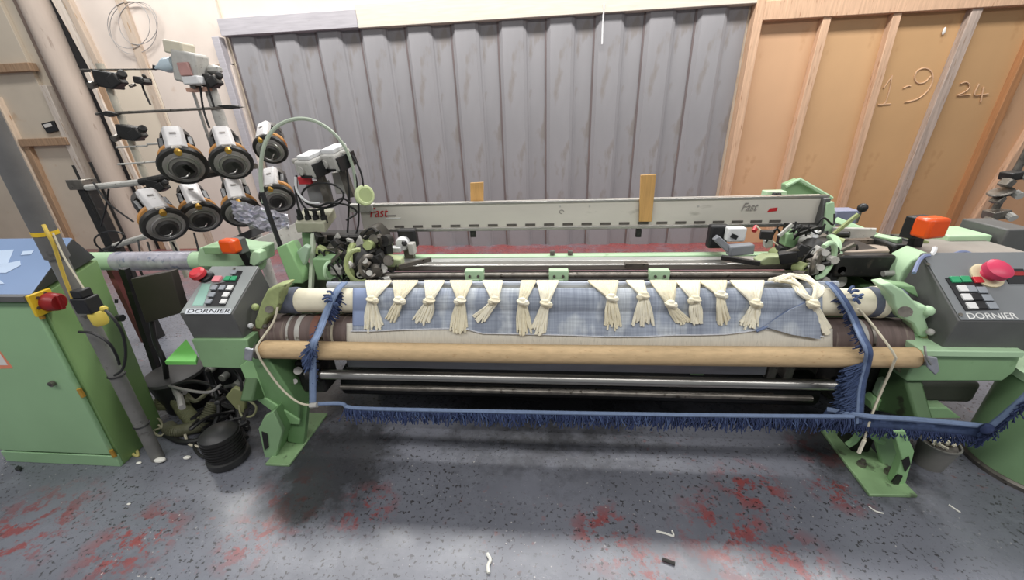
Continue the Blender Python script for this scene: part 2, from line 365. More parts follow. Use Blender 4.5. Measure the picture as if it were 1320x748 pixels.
# panels are plumb boards standing on the floor
def board(name, x0, x1, z0, z1, Y, m, bevel=.003): return MB().box(x0, x1, Y, YW+.06, z0, z1).build(name, m, wall, bevel=bevel)
x_p0 = wx(5, 90); x_p1 = wx(60, 90); x_g = wx(88, 40); x_q = wx(108, 40)
board('cream_panel', -8.9, wx(38, 88)-.01, 0, 3.4, YW+.02, CREAMW)
colx = wx(77, 90, YW-.1)
MB().lathe((colx, YW-.05, 0), (colx, YW-.05, 3.4), [(0, .125), (1, .125)], 24).build('round_column', PIPE, wall)
MB().box(colx-.23, colx-.1, YW-.06, YW+.05, 0, 3.4).build('column_flange', mat('brown_flange', '#7b6a60', .8, var=.2, scale=6, h2='#94806f', thr=.6), wall, bevel=.004)
zt = W(160, 91, YW).z
MB().box(colx+.1, colx+.31, YW+.01, YW+.055, zt, 3.4).build('gap_shade', DARKGAP, wall, flat=True)  # black pieces stand in for the shade inside the open gap
MB().box(colx+.1, colx+.17, YW+.01, YW+.055, 0, zt).build('gap_shade', DARKGAP, wall, flat=True)
xa = colx+.31
board('cream_panel', xa, edge_l-.04, zt+.01, 3.4, YW+.03, CREAMW2)
board('cream_panel', colx+.17, wx(205, 120), 0, zt, YW+.0, CREAMW)
board('cream_panel', wx(205, 120)+.006, edge_l-.04, 0, zt-.004, YW+.0, CREAMW2)
batten('pale_batten', (84, 20), (122, 90), .10, .01, mat('pale_batten', '#d2c6b9', .8, var=.1, scale=6, stretch=(6, 6, .5), h2='#b09a86', thr=.6), z0=zt, z1=3.4)
batten('pale_batten', (97, 20), (131, 90), .07, .03, mat('pale_batten2', '#b9a897', .8, var=.1, scale=6, stretch=(6, 6, .5), h2='#a08468', thr=.6), z0=zt, z1=3.4)
batten('timber_strip', (130, 110), (160, 187), .10, .012, TIMBER, z0=0, z1=zt)
batten('pale_batten', (118, 100), (141, 150), .06, .03, MATS['pale_batten'], z0=0, z1=zt)
batten('brown_strip', (157, 8), (186, 88), .09, .012, MATS['pale_batten2'], z0=zt, z1=3.4)
batten('brown_strip', (187, 92), (213, 160), .09, .012, MATS['pale_batten2'], z0=0, z1=zt)
batten('timber_stud', (6, 150), (24, 187), .12, .04, mat('pinkish_stud', '#d6c2ac', .8, var=.12, scale=6, stretch=(6, 6, .5), h2='#a98362', thr=.62), z0=0, z1=W(6, 125, YW).z)
batten('timber_stud', (36, 187), (70, 262), .07, .03, TIMBER, z0=0, z1=W(30, 180, YW).z)
batten('timber_stud', (92, 187), (116, 242), .08, .03, MATS['pale_batten'], z0=0, z1=zt-.1)
def nog(px0, px1, py0, py1, m): 
    MB().box(wx(px0, py0), wx(px1, py0), YW-.05, YW+.03, W((px0+px1)/2, py1, YW).z, W((px0+px1)/2, py0, YW).z).build('timber_nogging', m, wall, bevel=.005)
nog(-60, 44, 84, 95, TIMBER); nog(28, 90, 178, 188, TIMBER); nog(-60, 14, 168, 177, TIMBER)
# wire loops hanging on the wall, small card holder
wire = thing('wire_coil', W(170, 40, YW-.02), 'thin grey wire coil hanging on the cream wall above the feeder rack', 'wire')
for k, (a, b, c) in enumerate(((172, 36, 1.), (178, 30, .82), (166, 32, .9))):
    pts = []
    for i in range(28):
        t = 2*math.pi*i/28; q = W(a+38*c*math.cos(t)*.8, b+42*c*math.sin(t)*.8, YW-.005-.006*k); q.y = YW-.005-.006*k+.004*math.sin(3*t); pts.append(q)
    MB().tube(pts, .0035, 5, True).build('loop', mat('thin_wire', '#a9a5a2', .5, .3), wire)
ch = thing('card_holder', W(65, 165, YW), 'small black framed card holder screwed to the cream wall left of the column', 'sign')
c = W(66, 164, YW+.01); M = Matrix.Rotation(math.radians(-8), 3, 'Y')
MB().obox(c, (.17, .03, .11), M).build('frame', BLACKP, ch, bevel=.004)
MB().obox(c+Vector((-.01, -.018, .02)), (.1, .006, .035), M).build('card', PAPER, ch)
bl = W(766, 50, YW-.01); MB().tube(spline([W(779, 5, YW-.05), W(777, 30, YW-.03), W(776, 57, YW-.03)], 4), .008, 6).build('hanging_strip', WHITEP, wall)
# ------------------------------------------------------------------ the loom
V = Vector
loom = thing('weaving_loom', (.07, 1.9, 0), 'large green rapier weaving loom spanning the workshop floor, steel rollers and black keypad consoles', 'loom')
YP = 1.30
# rollers -------------------------------------------------------------------
RX0, RX1 = -1.17, 1.335
RC = V((0, 1.45, .698)); RR = .054            # breast roller
SCN = V((0, 1.43, .553)); SR = .078           # grip roller under it
o = MB().cyl((RX0, RC.y, RC.z), (RX1, RC.y, RC.z), RR, n=28).build('breast_roller', CREAM, loom)
for a, b2, m in ((RX0-.012, RX0+.085, DENIMD), (RX1-.1, RX1+.012, DENIMD), (RX1-.075, RX1-.05, YARN)):
    MB().lathe((a, RC.y, RC.z), (b2, RC.y, RC.z), [(0, RR+.003), (.2, RR+.006), (.5, RR+.003), (.8, RR+.006), (1, RR+.003)] if m is DENIMD else [(0, RR+.008), (1, RR+.008)], 28).build('end_wrap', m, o)
MB().cyl((-.99, 1.53, .735), (1.17, 1.53, .735), .018, n=14).build('fell_bar', mat('grey_blue_bar', '#9aa0ab', .45, .3, var=.1, scale=20, stretch=(.3, 2, 2)), loom)
o = MB().cyl((-1.25, SCN.y, SCN.z), (1.38, SCN.y, SCN.z), SR, n=28).build('grip_roller', SANDR, loom)
for x, w, m in ((-1.09, .022, GREYP), (-1.13, .01, GREYP), (-1.02, .03, mat('rusty_band', '#7d5548', .8, var=.2)), (-.98, .02, STEELD), (-.925, .009, CREAMC), (1.08, .008, CREAMC), (1.2, .02, GREYP), (1.235, .01, STEELD)):
    MB().lathe((x, SCN.y, SCN.z), (x+w, SCN.y, SCN.z), [(0, SR+.0025), (1, SR+.0025)], 28).build('wrap_band', m, o)
# lower rollers and bars
zs = .368
o = MB().cyl((-1.02, 1.36, zs), (1.165, 1.36, zs), .022, n=18).build('steel_roller', STEEL, loom)
MB().cyl((1.165, 1.36, zs), (1.22, 1.36, zs), .035, n=16).build('bearing', BLACK, o)
MB().cyl((-1.08, 1.36, zs), (-1.02, 1.36, zs), .035, n=16).build('bearing', BLACK, o)
MB().cyl((-.95, 1.37, .29), (1.1, 1.37, .29), .012, n=12).build('dark_rod', STEELD, loom)
MB().cyl((-.7, 1.45, .235), (1.0, 1.45, .235), .014, n=12).build('dark_rod', STEELD, loom)
MB().pbox(448, 466, 990, 479, 1.5, .03).build('flat_bar', mat('grey_flat_bar', '#a7a8ac', .4, .5, var=.12, scale=20, stretch=(.3, 2, 2)), loom, bevel=.004)
MB().pbox(560, 475, 950, 486, 1.62, .02).build('lower_rail', mat('pale_lower_rail', '#b9b7b8', .4, .3, var=.12, scale=12, stretch=(.3, 2, 2)), loom, bevel=.003)
for px in (990, 1012): MB().pbox(px, 470, px+12, 490, 1.5, .06).build('bar_clamp', STEELD, loom, bevel=.003)
g = MB()
arc = [(704, 489), (716, 478), (770, 478), (786, 489), (757, 489), (748, 482), (736, 480), (726, 483), (720, 489)]
MB().prism([W(a, b2, 1.58) for a, b2 in arc], (0, .03, 0)).build('green_bracket', GREENL, loom, bevel=.003)
MB().pbox(890, 480, 907, 488, 1.57, .05).build('green_bracket', GREEN, loom, bevel=.003)
# dark undercarriage
MB().box(-1.08, 1.28, 1.72, 1.95, .30, .56).build('rear_cross_member', BLACK, loom, bevel=.01)
MB().cyl((-1.05, 1.6, .17), (1.25, 1.6, .17), .085, n=24).build('lower_shaft', mat('black_lower_shaft', '#1a1a1a', .35, .4, var=.3, scale=12), loom)
MB().box(-1.15, 1.35, 2.0, 2.25, .12, .52).build('warp_trough', BLACK, loom, bevel=.01)
MB().box(-1.1, 1.3, 1.74, 2.0, .55, .62).build('sley_bed', BLACK, loom, bevel=.01)
# sley: dark rod, clamps, steel race, green rail --------------------------------
rz = W(740, 355, 1.66).z
o = MB().cyl((-.93, 1.66, rz), (1.06, 1.66, rz), .0135, n=12).build('temple_rod', STEELD, loom)
for px in (612, 720, 849):
    cp = W(px, 354, 1.645); q = MB().obox(cp, (.088, .04, .05)); q.obox(cp+V((0, -.012, -.03)), (.045, .02, .03))
    q = q.build('rod_clamp', GREENP, loom, bevel=.004)
    for dx in (-.02, .02): MB().cyl(cp+V((dx, -.028, .0)), cp+V((dx, -.018, .0)), .006, n=8).build('screw', STEELD, q)
MB().pbox(452, 341, 1032, 349, 1.78, .06).build('shuttle_race', STEEL, loom, bevel=.006)
MB().pbox(500, 336, 1020, 341, 1.85, .05).build('race_cap', mat('pale_steel_cap', '#cfcfcb', .35, .6, var=.1, scale=20, stretch=(.2, 2, 2)), loom, bevel=.003)
gb = W(740, 331, 1.95)
MB().box(-1.0, 1.32, 1.93, 1.985, gb.z-.035, gb.z+.01).build('green_rail', GREENP, loom, bevel=.005)
for px in (712, 735): MB().pbox(px-3, 324, px+3, 334, 1.94, .02).build('rail_stop', STEELD, loom, bevel=.002)
MB().pbox(806, 340, 836, 346, 1.765, .03).build('race_block', STEELD, loom, bevel=.002)
# reed beam -------------------------------------------------------------------
YB = 2.1
z1 = W(767, 259.5, YB).z; z0 = W(767, 294, YB).z; BX0, BX1 = -1.06, 1.43
bm_ = MB().box(BX0, BX1, YB, YB+.075, z0, z1).build('top_beam', ALU, loom, bevel=.005)
MB().box(BX0, BX1, YB-.006, YB+.02, z1-.004, z1+.008).build('beam_lip', STEEL, bm_, bevel=.002)
MB().box(BX0, BX1, YB-.008, YB+.01, z0-.006, z0+.012).build('beam_lip', STEEL, bm_, bevel=.002)
slot = None
for i in range(22):
    px = 490+i*24.2
    q = W(px, 288.5, YB-.001); sz = z0+.024
    if slot is None: slot = MB().box(q.x-.028, q.x+.028, YB-.004, YB+.002, sz-.006, sz+.006).build('beam_slot', mat('slot_shade_dark', '#57524d', .7, var=.25, scale=30), bm_, flat=True); s0 = slot.location.copy(); sx0 = q.x  # flat dark plates, colour stands in for shade inside the slots
    else:
        s = slot.copy(); COL.objects.link(s); s.parent = bm_; s.location = s0+V((q.x-sx0, 0, 0))
xd = (1, 0, 0); zd = (0, 0, 1)
q = W(476, 280, YB-.006); lettering('red_script', 'Fast', (q.x, YB-.004, q.z), xd, zd, .075, INKR, bm_, shear=.35, width=.11)
q = W(497, 279, YB-.006); MB().box(q.x, q.x+.06, YB-.004, YB, q.z, q.z+.006).build('lettering_bar', INKG, bm_, flat=True)
MB().box(q.x, q.x+.085, YB-.004, YB, q.z-.016, q.z-.01).build('lettering_bar', INK, bm_, flat=True)
q = W(955, 272, YB-.006); lettering('faded_script', 'Fast', (q.x, YB-.004, q.z), xd, zd, .06, INKG, bm_, shear=.35, width=.08)
q = W(990, 271.5, YB-.006); MB().prism([V((q.x, YB-.004, q.z-.008)), V((q.x+.045, YB-.004, q.z-.004)), V((q.x+.045, YB-.004, q.z+.014)), V((q.x+.01, YB-.004, q.z+.01))], (0, .003, 0)).build('red_mark', INKR, bm_, flat=True)
q = W(724, 273, YB); MB().tube([V((q.x+.012*math.cos(t), YB-.002, q.z+.01*math.sin(t))) for t in [i*.6 for i in range(9)]], .002, 4).build('faded_emblem', INKG, bm_)
for px in (722, 760, 900): 
    q = W(px, 266, YB); MB().cyl((q.x, YB-.004, q.z), (q.x, YB+.01, q.z), .005, n=8).build('rivet', GREYP, bm_)
# beam ends
MB().pbox(1058, 256, 1066, 296, 2.07, .12).build('beam_end_plate', DARKG, loom, bevel=.004)
MB().prism([W(a, b2, 2.06) for a, b2 in ((1066, 262), (1076, 260), (1078, 295), (1072, 302), (1060, 304))], (0, .14, 0)).build('beam_end_flange', GREENP, loom, bevel=.005)
MB().prism([W(a, b2, 2.3) for a, b2 in ((1012, 257), (1013, 238), (1030, 231), (1070, 255), (1072, 262))], (0, .05, 0)).build('harness_bracket', GREEN, loom, bevel=.006)
MB().tube([W(a, b2, 2.28) for a, b2 in ((1013, 240), (1030, 231.5), (1072, 256))], .011, 6).build('bracket_rim', GREENP, loom)
MB().pbox(988, 247, 1014, 258, 2.22, .06).build('harness_lug', GREENP, loom, bevel=.004)
for px in (998, 1004): MB().ball(W(px, 251, 2.2), .013, 8).build('lug_bolt', BLACK, loom)
MB().pbox(1076, 272, 1106, 291, 2.45, .1).build('grey_blue_box', mat('grey_blue_box', '#8b8fa6', .5, var=.08), loom, bevel=.006)
MB().pbox(448, 264, 480, 274, 2.08, .05).build('beam_mount', GREYP, loom, bevel=.004)
# side frames ---------------------------------------------------------------
for side in (-1, 1):
    x = -1.3 if side < 0 else 1.40
    # inner vertical side wall of the machine frame
    pr = [(1.33, .54), (1.33, .44), (1.22, .32), (1.36, .24), (1.5, .20), (2.2, .20), (2.2, .68), (1.62, .68), (1.5, .62)]
    MB().prism([V((x-.03, y, z)) for y, z in pr], (.06, 0, 0)).build('side_frame', mat('dark_green_frame', '#4f6a45', .5, var=.15, scale=8, h2='#39402f', thr=.6), loom, bevel=.008)
# left front fascia and slanted leg
def pp(name, pts, Y, d, m, par=loom, bevel=.005): return MB().prism([W(a, b2, Y) for a, b2 in pts], (0, d, 0)).build(name, m, par, bevel=bevel)
pp('console_bracket', [(246, 438), (318, 438), (325, 476), (262, 474)], 1.3, .16, GREEN)
leg = [(311, 440), (321, 465), (342, 518), (378, 548), (386, 547), (376, 530)]
pp('front_leg', [(309, 472), (324, 462), (343, 515), (327, 514)], 1.288, .012, GREENL, bevel=.002)
L0 = [W(a, b2, 1.29) for a, b2 in ((322, 462), (343, 516), (380, 545), (386, 546), (386, 525), (345, 462))]
MB().prism(L0, (0, .14, 0)).build('leg_gusset', mat('mid_green_gusset', '#6f9464', .45, var=.12, scale=8, h2='#55704b', thr=.62), loom, bevel=.006)
MB().prism([W(a, b2, 1.283) for a, b2 in ((327, 513), (343, 514), (386, 542), (386, 548), (372, 547))], (0, .012, 0)).build('leg_flange', GREENL, loom, bevel=.004)
# feet: plates on the floor with a slotted upright
MB().box(-1.27, -1.155, 1.165, 1.5, 0, .012).build('foot_plate', mat('foot_plate_green', '#8aa97b', .5, var=.15, scale=9, h2='#5b6a4f', thr=.58), loom, bevel=.003)
fu = pp('foot_upright', [(333, 553), (341, 537), (352, 531), (364, 556), (354, 597), (343, 598)], 1.21, .02, GREEN, bevel=.003)
pp('foot_slot', [(337, 557), (344, 560), (346, 577), (341, 581)], 1.206, .006, BLACK, fu, 0)
pp('foot_side', [(343, 537), (353, 530), (366, 556), (355, 598)], 1.235, .09, MATS['mid_green_gusset'], bevel=.003)
MB().bar((-1.2, 1.3, .012), (-1.15, 1.34, .22), .08, .03).build('foot_web', MATS['mid_green_gusset'], loom, bevel=.004)
MB().prism([V((1.253, 1.145, 0)), V((1.43, 1.15, 0)), V((1.43, 1.49, 0)), V((1.285, 1.49, 0))], (0, 0, .014)).build('foot_plate', MATS['foot_plate_green'], loom, bevel=.003)
# right foot: channel leg with a slot and side web
RF = 1.2
fu = pp('foot_upright', [(1152, 556), (1167, 556), (1179, 582), (1176, 594), (1168, 622), (1160, 634), (1149, 628), (1163, 592)], 1.2, .03, GREENL, bevel=.003)
pp('foot_slot', [(1163, 595), (1172, 589), (1174, 599), (1167, 609)], 1.196, .006, BLACK, fu, 0)
pp('foot_slot', [(1150, 622), (1158, 612), (1164, 614), (1156, 630)], 1.196, .006, BLACK, fu, 0)
pp('foot_gusset', [(1128, 566), (1150, 560), (1166, 590), (1150, 626), (1140, 610)], 1.3, .02, GREEN)
fa = MB(); fa.tube(spline([W(1105, 549, 1.3), W(1108, 556, 1.3), W(1101, 568, 1.3), W(1092, 574, 1.3)], 4), .012, 8); fa.tube(spline([W(1122, 556, 1.3), W(1128, 565, 1.3), W(1138, 570, 1.3)], 4), .012, 8)
fa.build('foot_fork', GREENL, loom)
MB().pbox(1100, 563, 1124, 592, 1.36, .1).build('black_foot_block', BLACK, loom, bevel=.01)
for px, py in ((1145, 610), (1110, 600)): MB().lathe(G(px, py, .014), G(px, py, .014)+V((0, 0, .03)), [(0, .016), (.5, .016), (.5, .009), (1, .009)], 10).build('foot_bolt', STEELD, loom)
# right fascia ---------------------------------------------------------------
MB().prism([W(a, b2, 1.3) for a, b2 in ((1190, 456), (1318, 456), (1308, 480), (1292, 492), (1168, 492), (1172, 480))], (0, .16, 0)).build('console_bracket', GREEN, loom, bevel=.006)
MB().pbox(1188, 453, 1322, 461, 1.285, .2).build('bracket_rim', GREENP, loom, bevel=.004)
pp('lower_stay', [(1158, 535), (1174, 534), (1192, 496), (1172, 496)], 1.36, .04, GREEN)
pp('lower_stay', [(1130, 512), (1138, 492), (1156, 488), (1150, 516)], 1.38, .03, GREENP)
pp('lower_stay', [(1124, 520), (1130, 514), (1152, 520), (1150, 531), (1124, 530)], 1.37, .05, GREENL)
pp('lower_stay', [(1176, 532), (1182, 526), (1222, 526), (1240, 540), (1176, 540)], 1.38, .05, GREEN)
MB().pbox(1175, 494, 1262, 520, 1.5, .2).build('oil_tray', mat('olive_grey_tray', '#62645a', .55, var=.15), loom, bevel=.02)
pp('pole_cradle', [(1150, 462), (1186, 448), (1196, 462), (1196, 476), (1160, 482)], 1.33, .05, mat('oily_olive_bracket', '#75785c', .5, var=.25, scale=25, h2='#4a4a3c', thr=.55))
MB().cyl(W(1177, 461, 1.31), W(1190, 461, 1.31), .03, n=14).build('pole_end_stop', STEELD, loom)
pp('bracket_tag', [(1193, 460), (1209, 462), (1212, 478), (1206, 484), (1196, 474)], 1.25, .012, mat('galvanised_tag', '#b5b7bd', .35, .6, var=.2, scale=30), bevel=.003)
MB().tube(pxline([(1192, 446, 1.26), (1194, 460, 1.24), (1200, 470, 1.24)]), .004, 6).build('tag_wire', STEEL, loom)
# roller arms
armR = [(1136, 368), (1150, 366), (1166, 375), (1186, 395), (1198, 396), (1202, 407), (1194, 412), (1200, 428), (1194, 436), (1184, 434), (1176, 418), (1160, 410), (1152, 395), (1150, 382)]
pp('roller_arm', armR, 1.365, .06, GREENP, bevel=.008)
MB().ball(W(1196, 401, 1.37), .02, 12).build('arm_boss', GREENP, loom)
MB().cyl(W(1167, 402, 1.365), W(1167, 402, 1.35), .02, n=14).build('arm_pin', STEELD, loom)
MB().ball(W(1199, 428, 1.35), .013, 10).build('arm_pin', GREYP, loom)
pp('arm_plate', [(1160, 430), (1184, 429), (1190, 446), (1168, 448)], 1.38, .05, GREENP)
pp('arm_plate', [(1190, 420), (1198, 436), (1216, 456), (1208, 458), (1188, 444)], 1.37, .04, GREEND)
armL = [(371, 366), (358, 368), (344, 374), (336, 390), (328, 414), (328, 424), (338, 426), (344, 412), (356, 404), (360, 392), (362, 378)]
pp('roller_arm', armL, 1.365, .06, GREEND, bevel=.008)
MB().cyl(W(347, 399, 1.365), W(347, 399, 1.35), .016, n=14).build('arm_pin', STEELD, loom)
MB().ball(W(329, 396, 1.4), .016, 12).build('arm_boss', GREEND, loom)
for px, py, m in ((323, 420, WHITEP), (323, 436, GREYP), (342, 421, STEELD)): MB().ball(W(px, py, 1.35), .012, 8).build('arm_screw', m, loom)
pp('arm_link', [(318, 424), (338, 424), (336, 470), (316, 470)], 1.37, .05, mat('rusty_link', '#6f5b4c', .6, var=.3, scale=22, h2='#8a4f35', thr=.62))
pp('bracket_tag', [(315, 449), (326, 451), (324, 466), (314, 464)], 1.24, .01, MATS['galvanised_tag'], bevel=.003)
MB().cyl(W(332, 453, 1.3), W(340, 453, 1.3), .034, n=14).build('pole_end_stop', STEELD, loom)
# dark hub behind the left edge of the roller / inner dark plates
MB().pbox(384, 468, 416, 506, 1.36, .12).build('gear_housing', BLACK, loom, bevel=.01)
MB().pbox(1088, 464, 1130, 520, 1.42, .16).build('gear_housing', BLACK, loom, bevel=.01)
for px, py, r in ((384, 478, .018), (396, 482, .014), (380, 492, .012)): MB().cyl(W(px, py, 1.34), W(px, py, 1.37), r, n=10).build('gear_screw', GREYP, loom)
pp('small_lever', [(352, 452), (362, 454), (368, 490), (358, 492), (350, 470)], 1.36, .03, GREEND)
# left step plate (bright green)
MB().prism([W(212, 466, 1.32), W(240, 437, 1.5), W(254, 458, 1.36), W(252, 466, 1.32)], (0, 0, -.02)).build('step_plate', mat('fresh_green_plate', '#7fd36a', .4, var=.06), loom, bevel=.002)
# ------------------------------------------------------------------ push-button consoles
def console(name, x0, x1, Yf, zb, zf, Yb, zt, side, face):
    pr = [(Yf+.015, zb), (Yf, zf), (Yb, zt), (Yb+.05, zb)]
    body = MB().prism([V((x0, y, z)) for y, z in pr], (x1-x0, 0, 0)).build(name, DARKG, loom, bevel=.004)
    n = V((0, -(zt-zf), Yb-Yf)).normalized(); u = V((1, 0, 0)); v = V((0, Yb-Yf, zt-zf)).normalized(); p0 = V((x0, Yf, zf))
    fp = [p0+v*.002+u*.004, p0+u*(x1-x0-.004)+v*.002, V((x1-.004, Yb, zt)), V((x0+.004, Yb, zt))]
    MB().prism([p+n*.0005 for p in fp], n*.004).build('top_plate', face, body, bevel=.0015)
    f0 = p0+n*.0045
    def at(px, py): return RP(px, py, f0, n)
    def btn(nm, px, py, w, h, m, t=.009): return MB().obox(at(px, py)+n*t/2, (w, h, t), Matrix((u, v, n)).transposed()).build(nm, m, body, bevel=.002)
    return body, at, btn, n, u, v
# left console
cb, at, btn, n, u, v = console('control_console', -1.525, -1.29, 1.3, .572, .705, 1.525, .83, -1, PANELG)
MB().prism([at(a, b) for a, b in ((266, 395), (290, 395), (313, 350), (303, 349), (297, 362), (275, 368))], n*.003).build('keypad_plate', BLACKP, cb)
MB().prism([at(a, b) for a, b in ((248, 394), (262, 394), (272, 366), (261, 366))], n*.0015).build('teal_label', TEAL, cb)
btn('push_button', 281, 361, .036, .03, mat('pink_button', '#e08a92', .4, var=.04), .012)
for px, py, m in ((294, 360, GREENBTN), (302, 360, GREENBTN), (302, 352, GREYB), (277, 372, GREYB), (287, 372, GREYB), (297, 372, WHITEB), (274, 381, GREYB), (292, 381, WHITEB), (270, 389.5, GREYB), (289, 389.5, WHITEB)):
    btn('push_button', px, py, .025, .024, m)
p = at(262, 359); q = MB().lathe(p, p+n*.05, [(0, .022), (.5, .02), (.5, .032), (.85, .032), (1, .022)], 18).build('emergency_stop', RED, cb)
MB().lathe(p+V((.018, .005, 0)), p+V((.018, .005, 0))+n*.02, [(0, .03), (.8, .03), (1, .024)], 16).build('stop_collar', BLACKP, cb)
e0 = at(240, 403.5); e1 = at(295, 403.5)
MB().prism([at(238, 405), at(297, 405), at(298, 398), at(241, 398)], n*.001).build('name_strip', mat('pale_name_strip', '#c5c9cf', .5, var=.03), cb)
lettering('nameplate_lettering', 'DORNIER', e0+n*.0012, e1-e0, v, .026, BLACKP, cb, width=(e1-e0).length)
for px, py in ((302, 347),): MB().cyl(at(px, py), at(px, py)+n*.003, .006, n=8).build('screw', STEELD, cb)
# right console
cb, at, btn, n, u, v = console('control_console', 1.433, 1.80, 1.3, .55, .698, 1.53, .868, 1, PANELD)
MB().prism([at(a, b) for a, b in ((1218, 359), (1258, 358), (1287, 400), (1244, 401))], n*.003).build('keypad_plate', BLACKP, cb)
for px, py, m in ((1230, 361.5, GREENBTN), (1243, 361, GREENBTN), (1259, 362, RED), (1239, 373, WHITEB), (1250, 373.5, GREYB), (1244.5, 384, WHITEB), (1257, 384, BLACKP), (1251, 395, WHITEB), (1264, 375, GREYB), (1270.5, 385, GREYB), (1277, 395, GREYB), (1263, 395, BLACKP)):
    btn('push_button', px, py, .03, .026, m)
p = at(1271, 356); MB().lathe(p, p+n*.008, [(0, .05), (.7, .05), (1, .045)], 24).build('stop_collar', mat('cream_collar', '#d0c3a0', .5, var=.08), cb)
MB().lathe(p+n*.008, p+n*.06, [(0, .025), (.45, .022), (.45, .04), (.85, .04), (1, .028)], 20).build('emergency_stop', mat('pinkish_red_plastic', '#cc3a5c', .4, var=.06), cb)
MB().prism([at(a, b) for a, b in ((1289, 347), (1318, 347), (1326, 366), (1300, 366))], n*.003).build('display_window', BLACKP, cb)
MB().prism([at(a, b)+n*.003 for a, b in ((1297, 351), (1318, 351), (1320, 356), (1299, 356))], n*.001).build('display_digits', REDD, cb)
e0 = at(1248, 411); e1 = at(1312, 411)
lettering('nameplate_lettering', 'DORNIER', e0+n*.0002, e1-e0, v, .032, INK, cb, width=(e1-e0).length)
for px, py in ((1196, 341), (1238, 406)): MB().cyl(at(px, py), at(px, py)+n*.003, .007, n=8).build('screw', STEELD, cb)
MB().tube(pxline([(1178, 352, 1.45), (1186, 335, 1.5), (1197, 330, 1.52), (1214, 338, 1.58), (1230, 328, 1.6), (1243, 325, 1.62), (1262, 330, 1.62), (1318, 334, 1.62)]), .007, 6).build('console_cable', mat('grey_blue_cable', '#7b86a8', .6), loom)
MB().tube(pxline([(1196, 334, 1.52), (1203, 326, 1.53), (1205, 320, 1.56)]), .008, 6).build('console_cable', WHITEP, loom)
MB().pbox(1198, 328, 1330, 345, 1.6, .22).build('rear_console_shelf', mat('dusty_brown_shelf', '#8f8880', .6, var=.15), loom, bevel=.01)
# signal lamps
def lamp(px, py, Y, s, rot, dark):
    c = W(px, py, Y); M = Matrix.Rotation(math.radians(rot), 3, 'Z')
    h = MB().obox(c+M @ V((.0, .05*s, -.01)), (.09*s, .05, .1*s), M).build('signal_lamp', BLACKP if dark else DARKG, loom, bevel=.006)
    MB().obox(c, (.1*s, .075*s, .09*s), M).build('orange_lens', ORANGE, h, bevel=.012)
    MB().bar(c+V((.01, .05, -.04)), c+V((.03, .06, -.17)), .035, .03).build('lamp_stalk', BLACKP, h)
lamp(297, 317, 1.55, .72, -6, False); lamp(1199, 293, 1.66, .92, 12, True)
# left carriage tube and green housings
MB().cyl(W(112, 337, 1.7), W(335, 336, 1.7), .047, n=22).build('carriage_tube', GREENP, loom)
MB().lathe(W(152, 337, 1.7), W(252, 336, 1.7), [(0, .049), (1, .049)], 22).build('tube_wrap', MIRR, loom)
pp('tube_bracket', [(254, 334), (256, 320), (290, 316), (312, 320), (333, 322), (334, 340), (300, 345), (256, 344)], 1.62, .12, GREENP)
MB().pbox(262, 319, 284, 328, 1.58, .06).build('bracket_cap', GREEN, loom, bevel=.004)
pp('bracket_cap', [(322, 330), (326, 324), (334, 326), (336, 338), (328, 344), (321, 340)], 1.58, .05, GREENP)
MB().bar(W(318, 326, 1.75), W(386, 297, 2.05), .09, .02).build('slide_rail', GREYP, loom, bevel=.003)
MB().bar(W(300, 312, 1.9), W(345, 292, 2.1), .04, .04).build('slide_rail', BLACKP, loom)
# dark cover plate hanging beneath the tube
MB().prism([W(168, 360, 1.55), W(220, 350, 1.55), W(236, 403, 1.55), W(188, 417, 1.55)], (0, .04, 0)).build('dark_cover_plate', mat('brown_black_cover', '#453e39', .6, var=.12), loom, bevel=.003)
MB().bar(W(160, 346, 1.62), W(204, 480, 1.62), .03, .03).build('cover_upright', BLACK, loom)
MB().bar(W(140, 340, 1.75), W(188, 440, 1.75), .03, .03).build('cover_upright', mat('maroon_upright', '#8a4d4a', .6, var=.15), loom)
# right rear: motor box, covers, lever
MB().pbox(1078, 330, 1152, 358, 1.62, .25).build('motor_box', BLACK, loom, bevel=.01)
MB().prism([W(1084, 328, 1.66), W(1146, 326, 1.66), W(1138, 312, 1.95), W(1080, 313, 1.95)], (0, 0, .01)).build('motor_lid', mat('dusty_beige_lid', '#a99a8b', .6, var=.12, scale=14), loom, bevel=.002)
MB().bar(W(1062, 313, 1.85), W(1150, 309, 1.85), .02, .03).build('motor_rail', STEELD, loom)
MB().cyl(W(1138, 353, 1.6), W(1165, 351, 1.6), .012, n=10).build('grey_shaft', GREYP, loom)
MB().bar(W(1078, 284, 2.2), W(1140, 309, 1.9), .03, .025).build('lever_frame', GREENP, loom, bevel=.003)
MB().bar(W(1072, 304, 2.05), W(1128, 306, 1.95), .09, .02).build('lever_plate', GREYP, loom, bevel=.003)
k = MB().cyl(W(1104, 287, 2.2), W(1111, 270, 2.2), .006, n=8).build('lever', STEELD, loom)
MB().ball(W(1112, 268, 2.2), .024, 14).build('lever_knob', BLACKP, k)
for i, (a, b, c, d, m) in enumerate(((1130, 306, 1160, 312, GREENP), (1134, 313, 1158, 320, STEELD), (1148, 306, 1178, 316, BLACK), (1168, 304, 1192, 314, GREEND))):
    MB().bar(W(a, b, 1.85), W(c, d, 1.75), .03, .025).build('rear_link', m, loom, bevel=.003)
MB().pbox(1146, 316, 1180, 362, 1.72, .15).build('rear_gearbox', BLACK, loom, bevel=.01)
pp('curved_guard', [(1156, 372), (1164, 350), (1176, 336), (1196, 326), (1204, 330), (1204, 338), (1180, 350), (1168, 376)], 1.56, .1, GREENP)
pp('curved_guard', [(1140, 372), (1150, 366), (1180, 370), (1186, 385), (1160, 372)], 1.45, .05, GREEN)
MB().pbox(1222, 304, 1278, 316, 1.78, .16).build('green_top_cover', GREENP, loom, bevel=.006)
